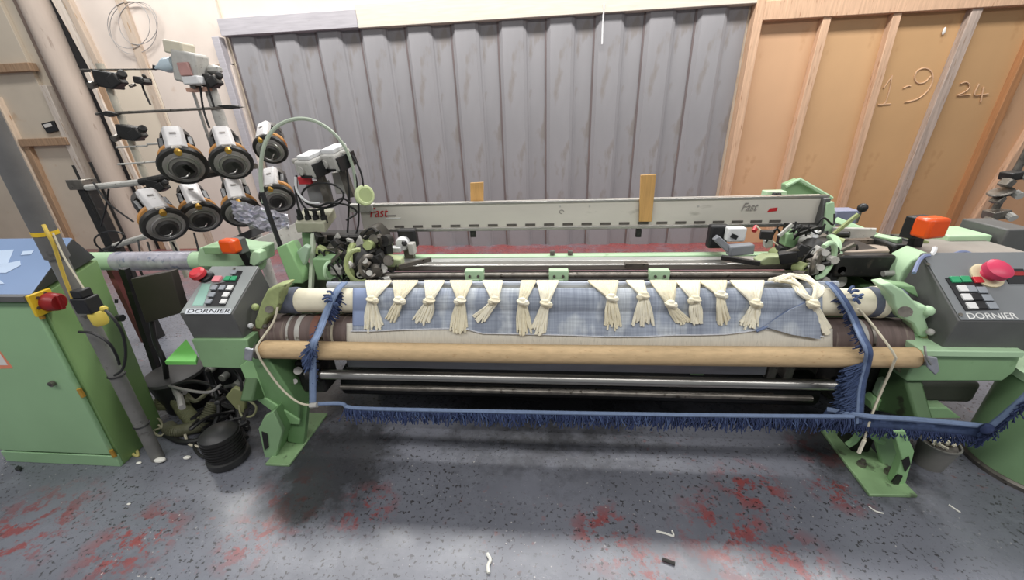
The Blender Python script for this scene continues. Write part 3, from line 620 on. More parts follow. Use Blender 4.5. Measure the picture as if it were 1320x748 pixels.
MB().pbox(1276, 309, 1296, 318, 1.8, .2).build('white_cover', WHITEP, loom, bevel=.005)
MB().pbox(1292, 296, 1330, 330, 1.75, .2).build('dark_cover', DARKG, loom, bevel=.006)
# left weft selector ----------------------------------------------------------
Ys = 1.86
sel = MB().prism([W(383, 300, Ys-.04), W(420, 300, Ys-.04), W(434, 280, Ys+.12), W(394, 280, Ys+.12)], (0, 0, .05)).build('selector_block', mat('olive_grey_block', '#a5a48f', .5, var=.1, scale=18), loom, bevel=.004)
for i in range(4):
    p = W(389+i*10, 288, Ys); MB().lathe(p, p+V((0, .0, .075)), [(0, .016), (.55, .016), (.55, .011), (1, .011)], 12).build('selector_tube', BLACKP, sel)
def cam_unit(a, b, Y):
    c = W(a, b, Y); M = Matrix.Rotation(math.radians(-18), 3, 'Z') @ Matrix.Rotation(math.radians(14), 3, 'X')
    u_ = MB().obox(c, (.105, .12, .085), M).build('solenoid_unit', GREYP, loom, bevel=.01)
    MB().obox(c+M @ V((.045, .01, -.01)), (.03, .125, .07), M).build('dark_side_plate', BLACKP, u_, bevel=.003)
    MB().obox(c+M @ V((0, .01, .052)), (.08, .1, .02), M).build('white_cover', WHITEP, u_, bevel=.004)
    MB().cyl(c+M @ V((-.02, -.062, .0)), c+M @ V((-.02, -.07, 0)), .022, n=14).build('front_cap', GREYP, u_)
    MB().obox(c+M @ V((.0, -.063, -.03)), (.07, .006, .012), M).build('slot_strip', BLACKP, u_)
    MB().bar(c+V((.01, .02, -.04)), c+V((.03, .02, -.19)), .035, .03).build('unit_stem', STEELD, u_)
cam_unit(404, 214, 1.9); cam_unit(434, 206, 1.95)
MB().pbox(384, 228, 400, 238, 1.88, .02).build('red_tag', RED, loom, bevel=.003)
MB().pbox(396, 233, 424, 262, 1.93, .03).build('clear_guard', mat('smoky_guard', '#7f7f80', .25, var=.1), loom, bevel=.004)
MB().pbox(430, 222, 448, 250, 1.98, .04).build('unit_post', GREYP, loom, bevel=.004)
MB().tube([W(416+27*math.cos(t), 252+16*math.sin(t), 1.83) for t in [i*math.pi/14 for i in range(28)]], .005, 6, True).build('cable_loop', CABLE, loom)
for pts in ([(382, 226, 1.85), (384, 250, 1.84), (396, 270, 1.82), (420, 268, 1.82), (440, 256, 1.85), (452, 262, 1.88)],
            [(396, 262, 1.83), (410, 266, 1.81), (424, 262, 1.81), (446, 264, 1.86), (460, 274, 1.9), (446, 284, 1.86)],
            [(390, 280, 1.84), (384, 264, 1.83), (380, 240, 1.85)], [(450, 205, 1.95), (460, 235, 1.95), (462, 290, 1.93), (452, 312, 1.9)],
            [(446, 210, 1.95), (450, 250, 1.93), (448, 300, 1.9)], [(454, 200, 1.95), (466, 225, 1.95), (470, 262, 1.95)]):
    MB().tube(pxline(pts), .005, 6).build('selector_cable', CABLE, loom)
MB().tube(pxline([(381, 228, 1.84), (383, 246, 1.83), (396, 260, 1.82), (412, 262, 1.82)]), .006, 6).build('white_cable', WHITEP, loom)
# the arched air hose and its stand
MB().tube(pxline([(340, 262, 1.75), (336, 228, 1.76), (340, 190, 1.78), (356, 164, 1.82), (385, 153, 1.86), (414, 160, 1.9), (440, 183, 1.93), (455, 216, 1.95), (461, 262, 1.95)], 8), .0085, 8).build('arched_hose', mat('grey_green_hose', '#a9b5a2', .4, var=.06), loom)
MB().tube([W(338, 248, 1.75), W(348, 280, 1.74), W(362, 318, 1.72)], .011, 8).build('hose_stem', BLACKP, loom)
pp('selector_arm', [(356, 320), (369, 314), (388, 352), (390, 366), (374, 366)], 1.62, .06, GREENL)
pp('selector_arm', [(369, 314), (374, 318), (392, 358), (390, 366), (386, 352)], 1.64, .08, GREEN)
pp('clear_lever', [(380, 326), (392, 316), (398, 320), (394, 338), (386, 352), (380, 344)], 1.66, .03, mat('milky_lever', '#a9c2a8', .35, var=.08))
pp('selector_stand', [(388, 300), (400, 300), (402, 336), (392, 330)], 1.86, .05, GREEN)
MB().bar(W(404, 302, 1.8), W(401, 372, 1.62), .018, .018).build('guide_post', mat('pale_post', '#b4bda8', .45, .2), loom)
MB().pbox(405, 334, 428, 362, 1.68, .12).build('green_motor_box', GREEN, loom, bevel=.006)
MB().torus(W(427, 349, 1.67), (1, -.2, 0), .045, .008, 20, 6).build('box_flange', GREENP, loom)
pu = MB().torus(W(470, 252, 1.95), (.8, -.6, .1), .042, .012, 24, 8).build('guide_pulley', mat('lime_pulley', '#c9d6a2', .45, var=.06), loom)
MB().cyl(W(470, 252, 1.95)+V((-.01, .01, 0)), W(470, 252, 1.95)+V((.008, -.008, 0)), .036, n=20).build('pulley_web', mat('lime_pulley2', '#b3c18d', .5, var=.06), pu)
# rapier heads, both ends
def gearhead(cx, cy, Y, mir):
    c = W(cx, cy, Y)
    h = MB().lathe(c+V((-.05*mir, .03, 0)), c+V((.05*mir, -.0, 0)), [(0, .085), (.3, .1), (.7, .1), (1, .07)], 22).build('rapier_drive', BLACK, loom)
    MB().torus(c+V((-.045*mir, .0, 0)), (1, .25*mir, 0), .105, .014, 22, 6, .4, 5.2).build('drive_ring', GREEND if mir > 0 else GREENP, h)
    MB().torus(c+V((.02*mir, -.02, 0)), (1, .4*mir, 0), .065, .011, 22, 6).build('drive_gear', STEELD, h)
    for i in range(9):
        a = i*.7; r = .05+.045*((i*37) % 10)/10
        q = c+V((.05*mir*(i % 3)/2, -.09-.012*(i % 2), 0))+V((.6*r*math.cos(a), 0, r*math.sin(a)))
        if i % 3 == 0: MB().cyl(q, q+V((.0, -.03, 0)), .017, n=10).build('drive_bolt', GREYP, h)
        elif i % 3 == 1: MB().obox(q, (.04, .03, .025), Matrix.Rotation(a, 3, 'Y')).build('drive_lug', STEELD, h, bevel=.003)
        else: MB().tube(spline([q, q+V((.03, -.02, .03)), q+V((.06, 0, .0))], 4), .006, 6).build('drive_hose', CABLE, h)
    return h
gearhead(470, 343, 1.72, 1); gearhead(1052, 336, 1.74, -1)
def half_ring(cx, cy, Y, rx, rz, a0, a1, m):
    c = W(cx, cy, Y); P = [c+V((rx*math.cos(t), .03*math.cos(t), rz*math.sin(t))) for t in [math.radians(a0+(a1-a0)*i/16) for i in range(17)]]
    o = MB().tube(P, .0105, 8).build('drive_ring', m, loom); return o
half_ring(464, 343, 1.60, .05, .078, 75, 285, GREEND); half_ring(476, 344, 1.60, .03, .05, 60, 300, STEELD)
half_ring(1062, 336, 1.60, .055, .075, -100, 120, GREENP); half_ring(1052, 338, 1.60, .03, .045, -60, 240, STEELD)
for a_, b_ in ((1064, 326), (1058, 345), (470, 336), (476, 352)): MB().cyl(W(a_, b_, 1.62), W(a_, b_, 1.58), .014, n=12).build('drive_bolt', GREYP, loom)
rnd = random.Random(3)
def clutter(box, Y, n, names):
    x0, y0, x1, y1 = box
    for i in range(n):
        a = rnd.uniform(x0, x1); b = rnd.uniform(y0, y1); p = W(a, b, Y+rnd.uniform(-.06, .08)); m = rnd.choice([BLACK, BLACK, BLACKP, STEELD, STEELD, GREYP, GREEND])
        k = i % 4; M = Matrix.Rotation(rnd.uniform(-.7, .7), 3, 'Y') @ Matrix.Rotation(rnd.uniform(-.6, .6), 3, 'Z')
        if k == 0: MB().obox(p, (rnd.uniform(.03, .07), .04, rnd.uniform(.03, .06)), M).build('mechanism_block', m, loom, bevel=.004)
        elif k == 1: MB().cyl(p, p+M @ V((.02, -.05, .01)), rnd.uniform(.012, .028), n=12).build('mechanism_roller', m, loom)
        elif k == 2: MB().bar(p, p+M @ V((rnd.uniform(.06, .12), -.02, rnd.uniform(-.05, .08))), .014, .012).build('mechanism_link', m, loom)
        else: MB().tube(spline([p, p+M @ V((.05, -.03, .05)), p+M @ V((.09, -.01, -.03)), p+M @ V((.13, 0, .0))], 5), .0045, 6).build('mechanism_hose', CABLE, loom)
MB().pbox(410, 304, 470, 352, 1.88, .14).build('mechanism_casing', BLACK, loom, bevel=.02)
MB().prism([W(a, b, 1.9) for a, b in ((462, 300), (480, 292), (492, 304), (500, 326), (496, 342), (464, 342))], (0, .12, 0)).build('mechanism_casing', mat('oily_brown_casing', '#37332c', .5, var=.3, scale=20), loom, bevel=.015)
clutter((405, 304, 505, 342), 1.8, 44, None); clutter((422, 332, 505, 366), 1.68, 30, None)
pp('pale_wedge', [(456, 318), (462, 304), (470, 316), (468, 326), (460, 328)], 1.82, .02, GREYP)
pp('pale_wedge', [(429, 308), (434, 300), (438, 308)], 1.83, .02, GREYP)
MB().pbox(1016, 306, 1082, 350, 1.9, .14).build('mechanism_casing', BLACK, loom, bevel=.02)
clutter((985, 300, 1080, 328), 1.86, 30, None); clutter((1012, 322, 1078, 360), 1.68, 32, None)
pp('green_cam', [(1012, 318), (1016, 302), (1028, 298), (1034, 312), (1028, 322)], 1.84, .06, GREEN)
MB().torus(W(1046, 312, 1.82), (.9, -.4, 0), .055, .013, 20, 6, 0, 3.4).build('grey_guard', WHITEP, loom)
MB().pbox(1020, 258+34, 1060, 300+6, 2.0, .08).build('beam_hanger', BLACK, loom, bevel=.004)
MB().tube(pxline([(975, 291, 2.0), (990, 306, 1.95), (1005, 318, 1.9)]), .004, 5).build('pale_wire', CREAMC, loom)
MB().cyl(W(975, 292, 2.02), W(972, 298, 2.0), .012, n=8).build('red_plug', RED, loom)
# rapier guides
def guide(pts, Y): 
    q = pp('rapier_guide', pts, Y, .06, mat('olive_guide', '#a9b48a', .45, var=.08, scale=18), bevel=.006)
    return q
guide([(486, 336), (492, 332), (516, 335), (517, 345), (490, 346)], 1.74); guide([(978, 338), (990, 331), (1018, 331), (1016, 341), (982, 343)], 1.74)
MB().bar(W(514, 344, 1.72), W(556, 334, 1.78), .02, .02).build('rapier_tip', STEELD, loom); MB().bar(W(980, 340, 1.72), W(930, 332, 1.8), .02, .02).build('rapier_tip', BLACK, loom)
MB().pbox(500, 320, 516, 326, 1.86, .05).build('white_block', WHITEP, loom, bevel=.004)
# selvedge motors beside the beam's lower edge
def selv(cx, cy, Y, mir):
    c = W(cx, cy, Y)
    b = MB().obox(c+V((.0, .04, .02)), (.1, .05, .1)).build('selvedge_motor', BLACKP, loom, bevel=.01)
    MB().lathe(c+V((-.02*mir, .03, .0)), c+V((-.02*mir, -.025, .0)), [(0, .038), (.7, .038), (1, .03)], 18).build('white_cap', WHITEP, b)
    MB().ball(c+V((.0, -.03, .01)), .016, 8).build('black_hub', BLACKP, b)
    MB().obox(c+V((.035*mir, -.02, -.02)), (.03, .05, .06)).build('grey_bracket', GREYP, b, bevel=.004)
    MB().bar(c+V((0, .02, -.03)), c+V((.01, .0, -.11)), .05, .03).build('motor_stem', STEELD, b)
selv(524, 314, 1.92, 1); 
c = W(938, 308, 1.92)
b = MB().obox(c+V((-.03, .05, .0)), (.09, .05, .12)).build('selvedge_motor', BLACKP, loom, bevel=.01)
MB().obox(c+V((.03, .0, .025)), (.085, .05, .07)).build('white_cap', WHITEP, b, bevel=.008)
MB().obox(c+V((.015, -.028, .02)), (.03, .012, .02), Matrix.Rotation(.4, 3, 'Y')).build('black_hub', BLACKP, b)
MB().bar(W(922, 306, 1.88), W(942, 324, 1.86), .03, .05).build('grey_bracket', mat('grey_plastic_bracket', '#7d8085', .5, var=.1), b, bevel=.005)
MB().bar(W(938, 323, 1.85), W(970, 320, 1.85), .05, .05).build('grey_bracket', MATS['grey_plastic_bracket'], b, bevel=.008)
for px in (609, 823): MB().pbox(px-3, 296, px+4, 306, 2.1, .02).build('beam_clip', BLACK, loom, bevel=.002)
MB().box(1.46, 1.95, 1.72, 2.1, 0, .78).build('rear_pedestal', mat('dark_olive_pedestal', '#4a4f43', .55, var=.15), loom, bevel=.01)
# ------------------------------------------------------------------ card tube on the loom's front
a = W(342, 450.5, YP); b = W(1177, 461, YP)
pole = thing('card_tube', ((a.x+b.x)/2, YP, .5), 'long tan cardboard cloth tube lying across the front of the green loom', 'tube')
N_ = 40; pts = []
for i in range(N_+1):
    t = i/N_; p = a.lerp(b, t); p.z -= .006*math.sin(math.pi*t); pts.append(p)
MB().tube(pts, .0385, 24).build('tube_body', CARD, pole)
for p, d in ((a, -1), (b, 1)): MB().lathe(p+V((d*-.002, 0, 0)), p+V((d*.01, 0, 0)), [(0, .0385), (.6, .036), (1, .03)], 24).build('end_cap', mat('tube_end', '#b88a58', .8, var=.1), pole)
# ------------------------------------------------------------------ cloth over the rollers
def cloth_profile(off):
    r = RR+off; P = [(1.552+off, .735), (1.545+off*.7, .7475+off*.7), (1.53, .7535+off), (1.50, .7525+off)]
    for i in range(13):
        t = math.radians(92+i*8.6); P.append((RC.y+r*math.cos(t), RC.z+r*math.sin(t)))
    P += [(1.383-off, .655), (1.364-off, .615), (1.351-off, .58), (1.3455-off, .55), (1.344-off, .50)]
    out = []
    for i in range(len(P)-1):
        for j in range(4): t = j/4; out.append((P[i][0]*(1-t)+P[i+1][0]*t, P[i][1]*(1-t)+P[i+1][1]*t))
    return out+[P[-1]]
def on_cloth(px, py, off):
    pf = cloth_profile(off); best = None; prev = None
    for y, z in pf:
        w = W(px, py, y); d = w.z-z
        if prev is not None and prev[0] < 0 <= d:
            t = prev[0]/(prev[0]-d); yy = prev[1]+(y-prev[1])*t; best = W(px, py, yy)
        prev = (d, y)
    if best is None: best = W(px, py, 1.55 if py < 380 else 1.344-off)
    return best
def denim_material():
    if 'woven_denim' in MATS: return MATS['woven_denim']
    m = mat('woven_denim', '#8e95a3', .85, var=.22, scale=3.2, stretch=(1.6, .8, .8), h2='#aeb3ba', thr=.52, bump=.05)
    nt = m.node_tree; N = nt.nodes; L = nt.links; b = N['Principled BSDF']; old = b.inputs['Base Color'].links[0].from_socket
    tc = N.new('ShaderNodeTexCoord'); col = old
    for st in ((150, 5, 5), (6, 120, 120), (22, 1.2, 1.2)):             # warp threads, weft threads, broad reed streaks
        mp = N.new('ShaderNodeMapping'); mp.inputs['Scale'].default_value = st; L.new(tc.outputs['Object'], mp.inputs[0])
        nz = N.new('ShaderNodeTexNoise'); nz.inputs['Scale'].default_value = 1; nz.inputs['Detail'].default_value = 2; L.new(mp.outputs[0], nz.inputs[0])
        r = N.new('ShaderNodeValToRGB'); r.color_ramp.elements[0].position = .3; r.color_ramp.elements[1].position = .7
        r.color_ramp.elements[0].color = (.84, .845, .86, 1); r.color_ramp.elements[1].color = (1.18, 1.18, 1.16, 1); L.new(nz.outputs[0], r.inputs[0])
        mx = N.new('ShaderNodeMixRGB'); mx.blend_type = 'MULTIPLY'; mx.inputs[0].default_value = 1; L.new(col, mx.inputs[1]); L.new(r.outputs[0], mx.inputs[2]); col = mx.outputs[0]
    L.new(col, b.inputs['Base Color']); return m
def cloth_sheet(name, pxl, pxr, off, top, bot, m, par, nx=150, ny=36, wav=.0025, solid=.003):
    rows = []; pf = cloth_profile(off)
    for j in range(ny+1):
        row = []
        for i in range(nx+1):
            t = i/nx; px = pxl+(pxr-pxl)*t; z0_, z1_ = top(px), bot(px); py = z0_+(z1_-z0_)*j/ny
            p = on_cloth(px, py, off); k = j/ny
            p = p+V((0, -wav*(.5+.5*math.sin(px*.11+1.3*math.sin(px*.031)))*k, 0)); row.append(p)
        rows.append(row)
    return MB().grid(rows).build(name, m, par, smooth=80, solid=solid)
cloth = thing('woven_cloth', (0.1, 1.38, .5), 'faded blue denim cloth with a pale cream lower strip draped over the loom rollers', 'cloth')
hemp = [(450, 427), (480, 427), (520, 425), (560, 424), (600, 424), (622, 430), (680, 431), (740, 432.5), (780, 434), (830, 434), (870, 432), (900, 432), (935, 431), (960, 428), (985, 424), (1010, 426), (1035, 431), (1062, 434)]
def lerpt(tab, x):
    for (x0, y0), (x1, y1) in zip(tab, tab[1:]):
        if x <= x1: return y0+(y1-y0)*max(0, (x-x0)/(x1-x0))
    return tab[-1][1]
hem = lambda x: lerpt(hemp, x)
cream = cloth_sheet('cream_strip', 447, 1073, .0035, lambda x: hem(min(x, 1062))-10, lambda x: 452, mat('pale_linen', '#cfcabd', .9, var=.07, scale=40, stretch=(4, .5, .5), h2='#b9b5a8', thr=.62, bump=.1), cloth, ny=10)
tag(cream, 'cream unbleached cloth strip')
denim = cloth_sheet('denim_panel', 455, 1060, .0085, lambda x: 371.5, hem, denim_material(), cloth)
tag(denim, 'faded blue denim panel')
MB().tube([on_cloth(452+i*6.1, hem(452+i*6.1), .012) for i in range(101)], .0028, 5).build('hem_edge', mat('pale_selvedge', '#c9cbd0', .85, var=.15, scale=60), denim)
lf = cloth_sheet('denim_edge', 455, 480, .0125, lambda x: 371.5, lambda x: 420, mat('denim_edge', '#8592b0', .85, var=.1, scale=8), denim, nx=8)
# folded-over corner on the right
cr = [on_cloth(*p, .02) for p in ((985, 421), (1020, 398), (1050, 386), (1057, 410), (1057, 437), (1020, 431))]
MB().prism(cr, (0, -.003, 0)).build('folded_corner', denim_material(), denim)
MB().tube(spline([on_cloth(*p, .018) for p in ((975, 427), (990, 420), (1012, 404), (1050, 385))], 5), .006, 6).build('fold_ridge', mat('denim_fold_dark', '#6f7d9c', .85, var=.14), denim)
# ------------------------------------------------------------------ cream warp tassels
TS = [(472, 504, 479, 386, 481, 428, 19), (507, 538, 514, 387, 506, 415, 14), (548, 572, 554, 387, 544, 418, 20), (581, 608, 594, 387, 591, 429, 19),
      (623, 647, 638, 387, 619, 415, 13), (673, 690, 673, 389, 676, 431, 18), (693, 719, 703, 391, 696, 432, 15), (759, 796, 788, 384, 791, 425, 19),
      (808, 829, 830, 381, 829, 421, 22), (839, 871, 864, 392, 881, 418, 15), (872, 901, 896, 386, 897, 419, 16), (902, 936, 929, 380, 932, 419, 13), (942, 984, 974, 391, 966, 424, 19)]
TL = ['cream yarn tassel at the left edge of the denim, straight with a long split tail', 'short cream yarn tassel, second from the left, with a side knot bulging right',
      'cream yarn tassel, third from the left, its tail swept left in a wide ragged brush', 'cream yarn tassel, fourth from the left, hanging long and straight',
      'cream yarn tassel, fifth from the left, with its tail slanting sharply left', 'cream yarn tassel in the centre pair, left one, frayed tail below a left knot',
      'cream yarn tassel in the centre pair, right one, with a thin bent tail', 'cream yarn tassel just right of the wide bare denim gap, with a wispy strand',
      'cream yarn tassel, second right of the bare denim gap, tail spread like an open fan', 'cream yarn tassel below the third green rod clamp, tail slanting right',
      'cream yarn tassel crossing its left neighbour, with a blunt tail below the right rod', 'cream yarn tassel with a smooth tail, second from the right of the straight row',
      'wide cream yarn tassel, last of the straight row, tail brushed down to the left']
rt = random.Random(11)
YARNS = [YARN, mat('cream_yarn_b', '#e2d9be', .85, var=.08, scale=60)]
def tassel(i, spec, ns=17):
    tl, tr, kx, ky, ex, ey, w = spec
    root = thing('yarn_tassel', on_cloth((tl+tr)/2, 366, .012), TL[i], 'tassel', 'cream yarn tassels along the cloth roller')
    fan, tail = MB(), MB()
    n_ = ns+int((tr-tl)/4)
    for k in range(n_):
        t = k/(n_-1); sx = tl+(tr-tl)*t
        pts = [on_cloth(sx, 362.5, .008+.004*rt.random())]
        for q in (.35, .7, 1): pts.append(on_cloth(sx+(kx+(t-.5)*7-sx)*q, 362.5+(ky-362.5)*q, .012+.012*q*rt.random()+.004))
        fan.tube(spline(pts, 3), .0052, 5)
    side = rt.choice((-1, 1))
    for k in range(ns+4):
        t = k/(ns+3); L = .8+.28*rt.random(); f = (t-.5)*2
        mx = kx+(ex-kx)*.45+f*w*.42+rt.uniform(-1, 1); fx = ex+f*w*.55+rt.uniform(-2.5, 2.5); fy = ky+(ey-ky)*L-abs(f)*3
        pts = [on_cloth(kx+f*3.5, ky+1, .016+.01*rt.random()), on_cloth(mx, ky+(ey-ky)*.45*L, .016+.012*rt.random()), on_cloth(fx, fy, .012+.008*rt.random())]
        tail.tube(spline(pts, 4), .0052, 5, rf=lambda q: .0052*(1-.45*max(0, q-.6)))
    fan.build('gathered_strands', YARNS[i % 2], root)
    kn = MB(); c = on_cloth(kx, ky, .026); kn.ball(c, .021, 10, (1, .8, .85)); kn.ball(on_cloth(kx+side*5, ky+2, .03), .0145, 8); kn.torus(c, (0.2, .1, 1), .017, .0065, 12, 6)
    kn.build('knot', YARNS[(i+1) % 2], root)
    tail.build('frayed_tail', YARNS[i % 2], root)
for i, s in enumerate(TS): tassel(i, s)
root = thing('yarn_tassel', on_cloth(1040, 366, .012), 'loose looped cream yarn bundle at the right edge of the denim', 'tassel', 'cream yarn tassels along the cloth roller')
fan = MB()
for k in range(18):
    j = lambda s: rt.uniform(-s, s)
    st = (998+j(8), 361+j(2)) if k % 3 else (1016+j(6), 356+j(2))
    path = [st, (1026+j(8), 356+j(2.5)), (1046+j(5), 362+j(4)), (1056+j(6), 374+j(4)), (1050+j(3), 388+j(2))] if k % 2 else [st, (1024+j(5), 364+j(3)), (1032+j(4), 376+j(3)), (1046+j(3), 388+j(2))]
    fan.tube(spline([on_cloth(a_, b_, .014+.014*rt.random()) for a_, b_ in path], 4), .0055, 5)
fan.build('gathered_strands', YARN, root)
kn = MB(); kn.ball(on_cloth(1048, 392, .028), .023, 10, (1, .8, .9)); kn.torus(on_cloth(1048, 392, .028), (.3, .1, 1), .018, .007, 12, 6); kn.build('knot', YARNS[1], root)
tl = MB()
for k in range(16):
    f = rt.uniform(-1, 1); tl.tube(spline([on_cloth(1049+f*4, 393, .022), on_cloth(1057+f*5, 408, .022+.008*rt.random()), on_cloth(1066+f*5, 424+rt.uniform(-6, 8), .016)], 4), .0052, 5)
tl.build('frayed_tail', YARN, root)
# ------------------------------------------------------------------ blue selvedge strips with fringe
def fringe(root, path, nm, n, ln, m, down=V((0, 0, -1)), sp=.012, rad=.0024, seed=1):
    r = random.Random(seed); mb = MB(); cum = [0]
    for p, q in zip(path, path[1:]): cum.append(cum[-1]+(q-p).length)
    for k in range(n):
        s = cum[-1]*(k+r.random())/n
        i = max(j for j in range(len(cum)-1) if cum[j] <= s); t = (s-cum[i])/max(1e-6, cum[i+1]-cum[i]); p = path[i].lerp(path[i+1], t)
        L = ln*r.uniform(.35, 1.2); d = (down+V((r.uniform(-.4, .4), r.uniform(-.4, .3), r.uniform(-.3, .2)))).normalized()
        p1 = p+d*L*.5+V((r.uniform(-sp, sp)*.4, r.uniform(-sp, 0)*.5, 0)); p2 = p+d*L+V((r.uniform(-sp, sp), 0, 0))
        mb.tube([p, p1, p2], rad, 3)
    o = mb.build(nm, m, root); tag(o, kind='stuff'); return o
YF = 1.21
path = pxline([(408, 521, YF), (440, 520.5, YF), (458, 526, YF), (560, 529, YF), (760, 533, YF), (960, 536, YF), (1100, 537, YF)], 8)
fr = thing('selvedge_strip', path[0], 'long blue selvedge rope with a dense navy fringe stretched low across the loom front', 'selvedge strip')
MB().tube(path, .008, 8).build('selvedge_edge', BLUEL, fr)
q_ = path[11:]; rows = [[p+V((0, .006, -.004)) for p in q_], [p+V((0, .012+.004*math.sin(i*.9), -.024)) for i, p in enumerate(q_)], [p+V((0, .008+.006*math.sin(i*1.7), -.042-.004*math.sin(i*2.3))) for i, p in enumerate(q_)]]
MB().grid(rows).build('woven_band', BLUED, fr, solid=.008, smooth=80)
fringe(fr, path[12:], 'navy_fringe', 1500, .062, BLUED, seed=2); fringe(fr, path[12:], 'blue_fringe', 500, .055, BLUE, seed=3)
path = pxline([(1066, 528, 1.27), (1120, 537, YF), (1180, 541, YF), (1264, 549, YF), (1272, 553, 1.2), (1308, 524, 1.18), (1340, 495, 1.16)], 8)
fr = thing('selvedge_strip', path[0], 'blue selvedge strip pulled right, bent at a knot in front of the green drum', 'selvedge strip')
MB().tube(path, .010, 8).build('selvedge_edge', BLUEL, fr)
band = MB()
rows = [[p+V((0, .004*math.sin(i), -.001)) for i, p in enumerate(path)], [p+V((0, .012, -.035)) for p in path], [p+V((0, .0, -.062)) for p in path]]
MB().grid(rows).build('woven_band', BLUE, fr, solid=.006, smooth=80)
fringe(fr, [p+V((0, 0, -.05)) for p in path], 'navy_fringe', 500, .04, BLUED, seed=4)
MB().ball(W(1272, 553, 1.19), .022, 10, (1, .7, 1)).build('knot', BLUED, fr)
def oc(px, py, o_=.02): return on_cloth(px, py, o_)
def strip(label, pts, fr_specs, seed, sprig):
    P = spline(pts, 8)
    root = thing('selvedge_strip', pts[0], label, 'selvedge strip')
    rows = [[p+V((-.013, 0, 0)) for p in P], [p+V((0, -.007, 0)) for p in P], [p+V((.013, 0, 0)) for p in P]]
    MB().grid(rows).build('woven_band', BLUEL if seed == 5 else BLUE, root, solid=.006, smooth=80)
    MB().tube([p+V((.012 if seed == 5 else -.010, -.004, 0)) for p in P], .006, 6).build('selvedge_edge', BLUEL, root)
    for i, (a_, b_, n_, ln, dn) in enumerate(fr_specs): fringe(root, P[a_:b_], 'navy_fringe', n_, ln, BLUED if i % 2 == 0 else BLUE, V(dn), seed=seed+i)
    k = MB()
    for (sx, sy), (tx, ty) in sprig: k.tube(spline([oc(sx, sy, .024), oc((sx+tx)/2, (sy+ty)/2-2, .03), oc(tx, ty, .02)], 4), .0055, 5)
    k.build('cut_ends', BLUE, root)
    return P
strip('pale blue selvedge strip tied diagonally around the left end of the rollers and card tube',
      [oc(444, 364), oc(437, 371), oc(430, 382), oc(421, 402, .03), W(411, 428, 1.29), W(404, 443, 1.25), W(403, 462, 1.26), W(403, 490, 1.25), W(403, 522, 1.22)],
      [(10, 26, 260, .05, (.4, .15, -.9)), (38, 50, 420, .065, (-.7, .1, -.8)), (36, 60, 140, .022, (.4, 0, -.9)), (26, 48, 260, .05, (-.65, .3, -.7))], 5,
      [((428, 384), (416, 386)), ((428, 385), (418, 381)), ((430, 380), (422, 376)), ((428, 388), (419, 389)), ((430, 392), (436, 394)), ((430, 392), (434, 397))])
strip('dark blue selvedge strip hanging over the right end of the rollers and card tube',
      [oc(1068, 364), oc(1078, 374), oc(1090, 391), oc(1100, 410, .03), W(1110, 432, 1.29), W(1119, 452, 1.25), W(1117, 470, 1.26), W(1110, 500, 1.25), W(1107, 545, 1.22)],
      [(12, 40, 170, .03, (-.5, .1, -.8)), (48, 62, 620, .085, (-.5, .25, -.95)), (8, 30, 120, .025, (.4, .2, -.8)), (46, 63, 480, .07, (-.75, .25, -.75))], 8,
      [((1096, 378), (1106, 375)), ((1098, 382), (1110, 384)), ((1094, 376), (1100, 370)), ((1100, 386), (1108, 391)), ((1100, 388), (1112, 380))])
c_ = thing('cream_cord', oc(1112, 400), 'thin cream cord hanging from the right roller end down to the foot plate', 'cord')
MB().tube(spline([oc(1106, 398, .02), oc(1118, 411, .02), W(1138, 436, 1.29), W(1153, 458, 1.25), W(1152, 468, 1.25), W(1136, 505, 1.26), W(1122, 540, 1.22), W(1114, 568, 1.2), W(1108, 582, 1.19)], 6), .0042, 6).build('cord', CREAMC, c_)
MB().tube([W(1114, 568, 1.195), W(1107, 584, 1.19)], .007, 6).build('cord_end', YARN, c_)
c_ = thing('cream_cord', W(357, 398, 1.36), 'thin pale cord looping from the left roller end under the tube to the blue strip', 'cord')
MB().tube(spline([W(358, 396, 1.36), W(352, 416, 1.33), W(334, 442, 1.27), W(331, 452, 1.25), W(340, 470, 1.25), (W(362, 500, 1.24)), W(385, 519, 1.22), W(406, 523, 1.2)], 6), .0045, 6).build('cord', CREAMC, c_)
MB().tube([W(400, 523, 1.2), W(409, 522, 1.2)], .011, 8).build('cord_end', GREYP, c_)
# ------------------------------------------------------------------ wooden slats tucked on the top beam
def slat(pts, Y, label):
    o = MB().prism([W(a_, b_, Y) for a_, b_ in pts], (0, .014, 0)).build('wooden_slat', WOOD, None, bevel=.002); return tag(o, label, 'slat', 'wooden slats on the top beam')
slat([(607, 275), (623, 275), (623, 235), (606, 236)], YB+.078, 'short pale wooden slat standing behind the grey top beam, left of the other')
slat([(824, 286), (840, 286), (846, 225), (826, 226)], YB-.022, 'taller pale wooden slat leaning on the face of the grey top beam')
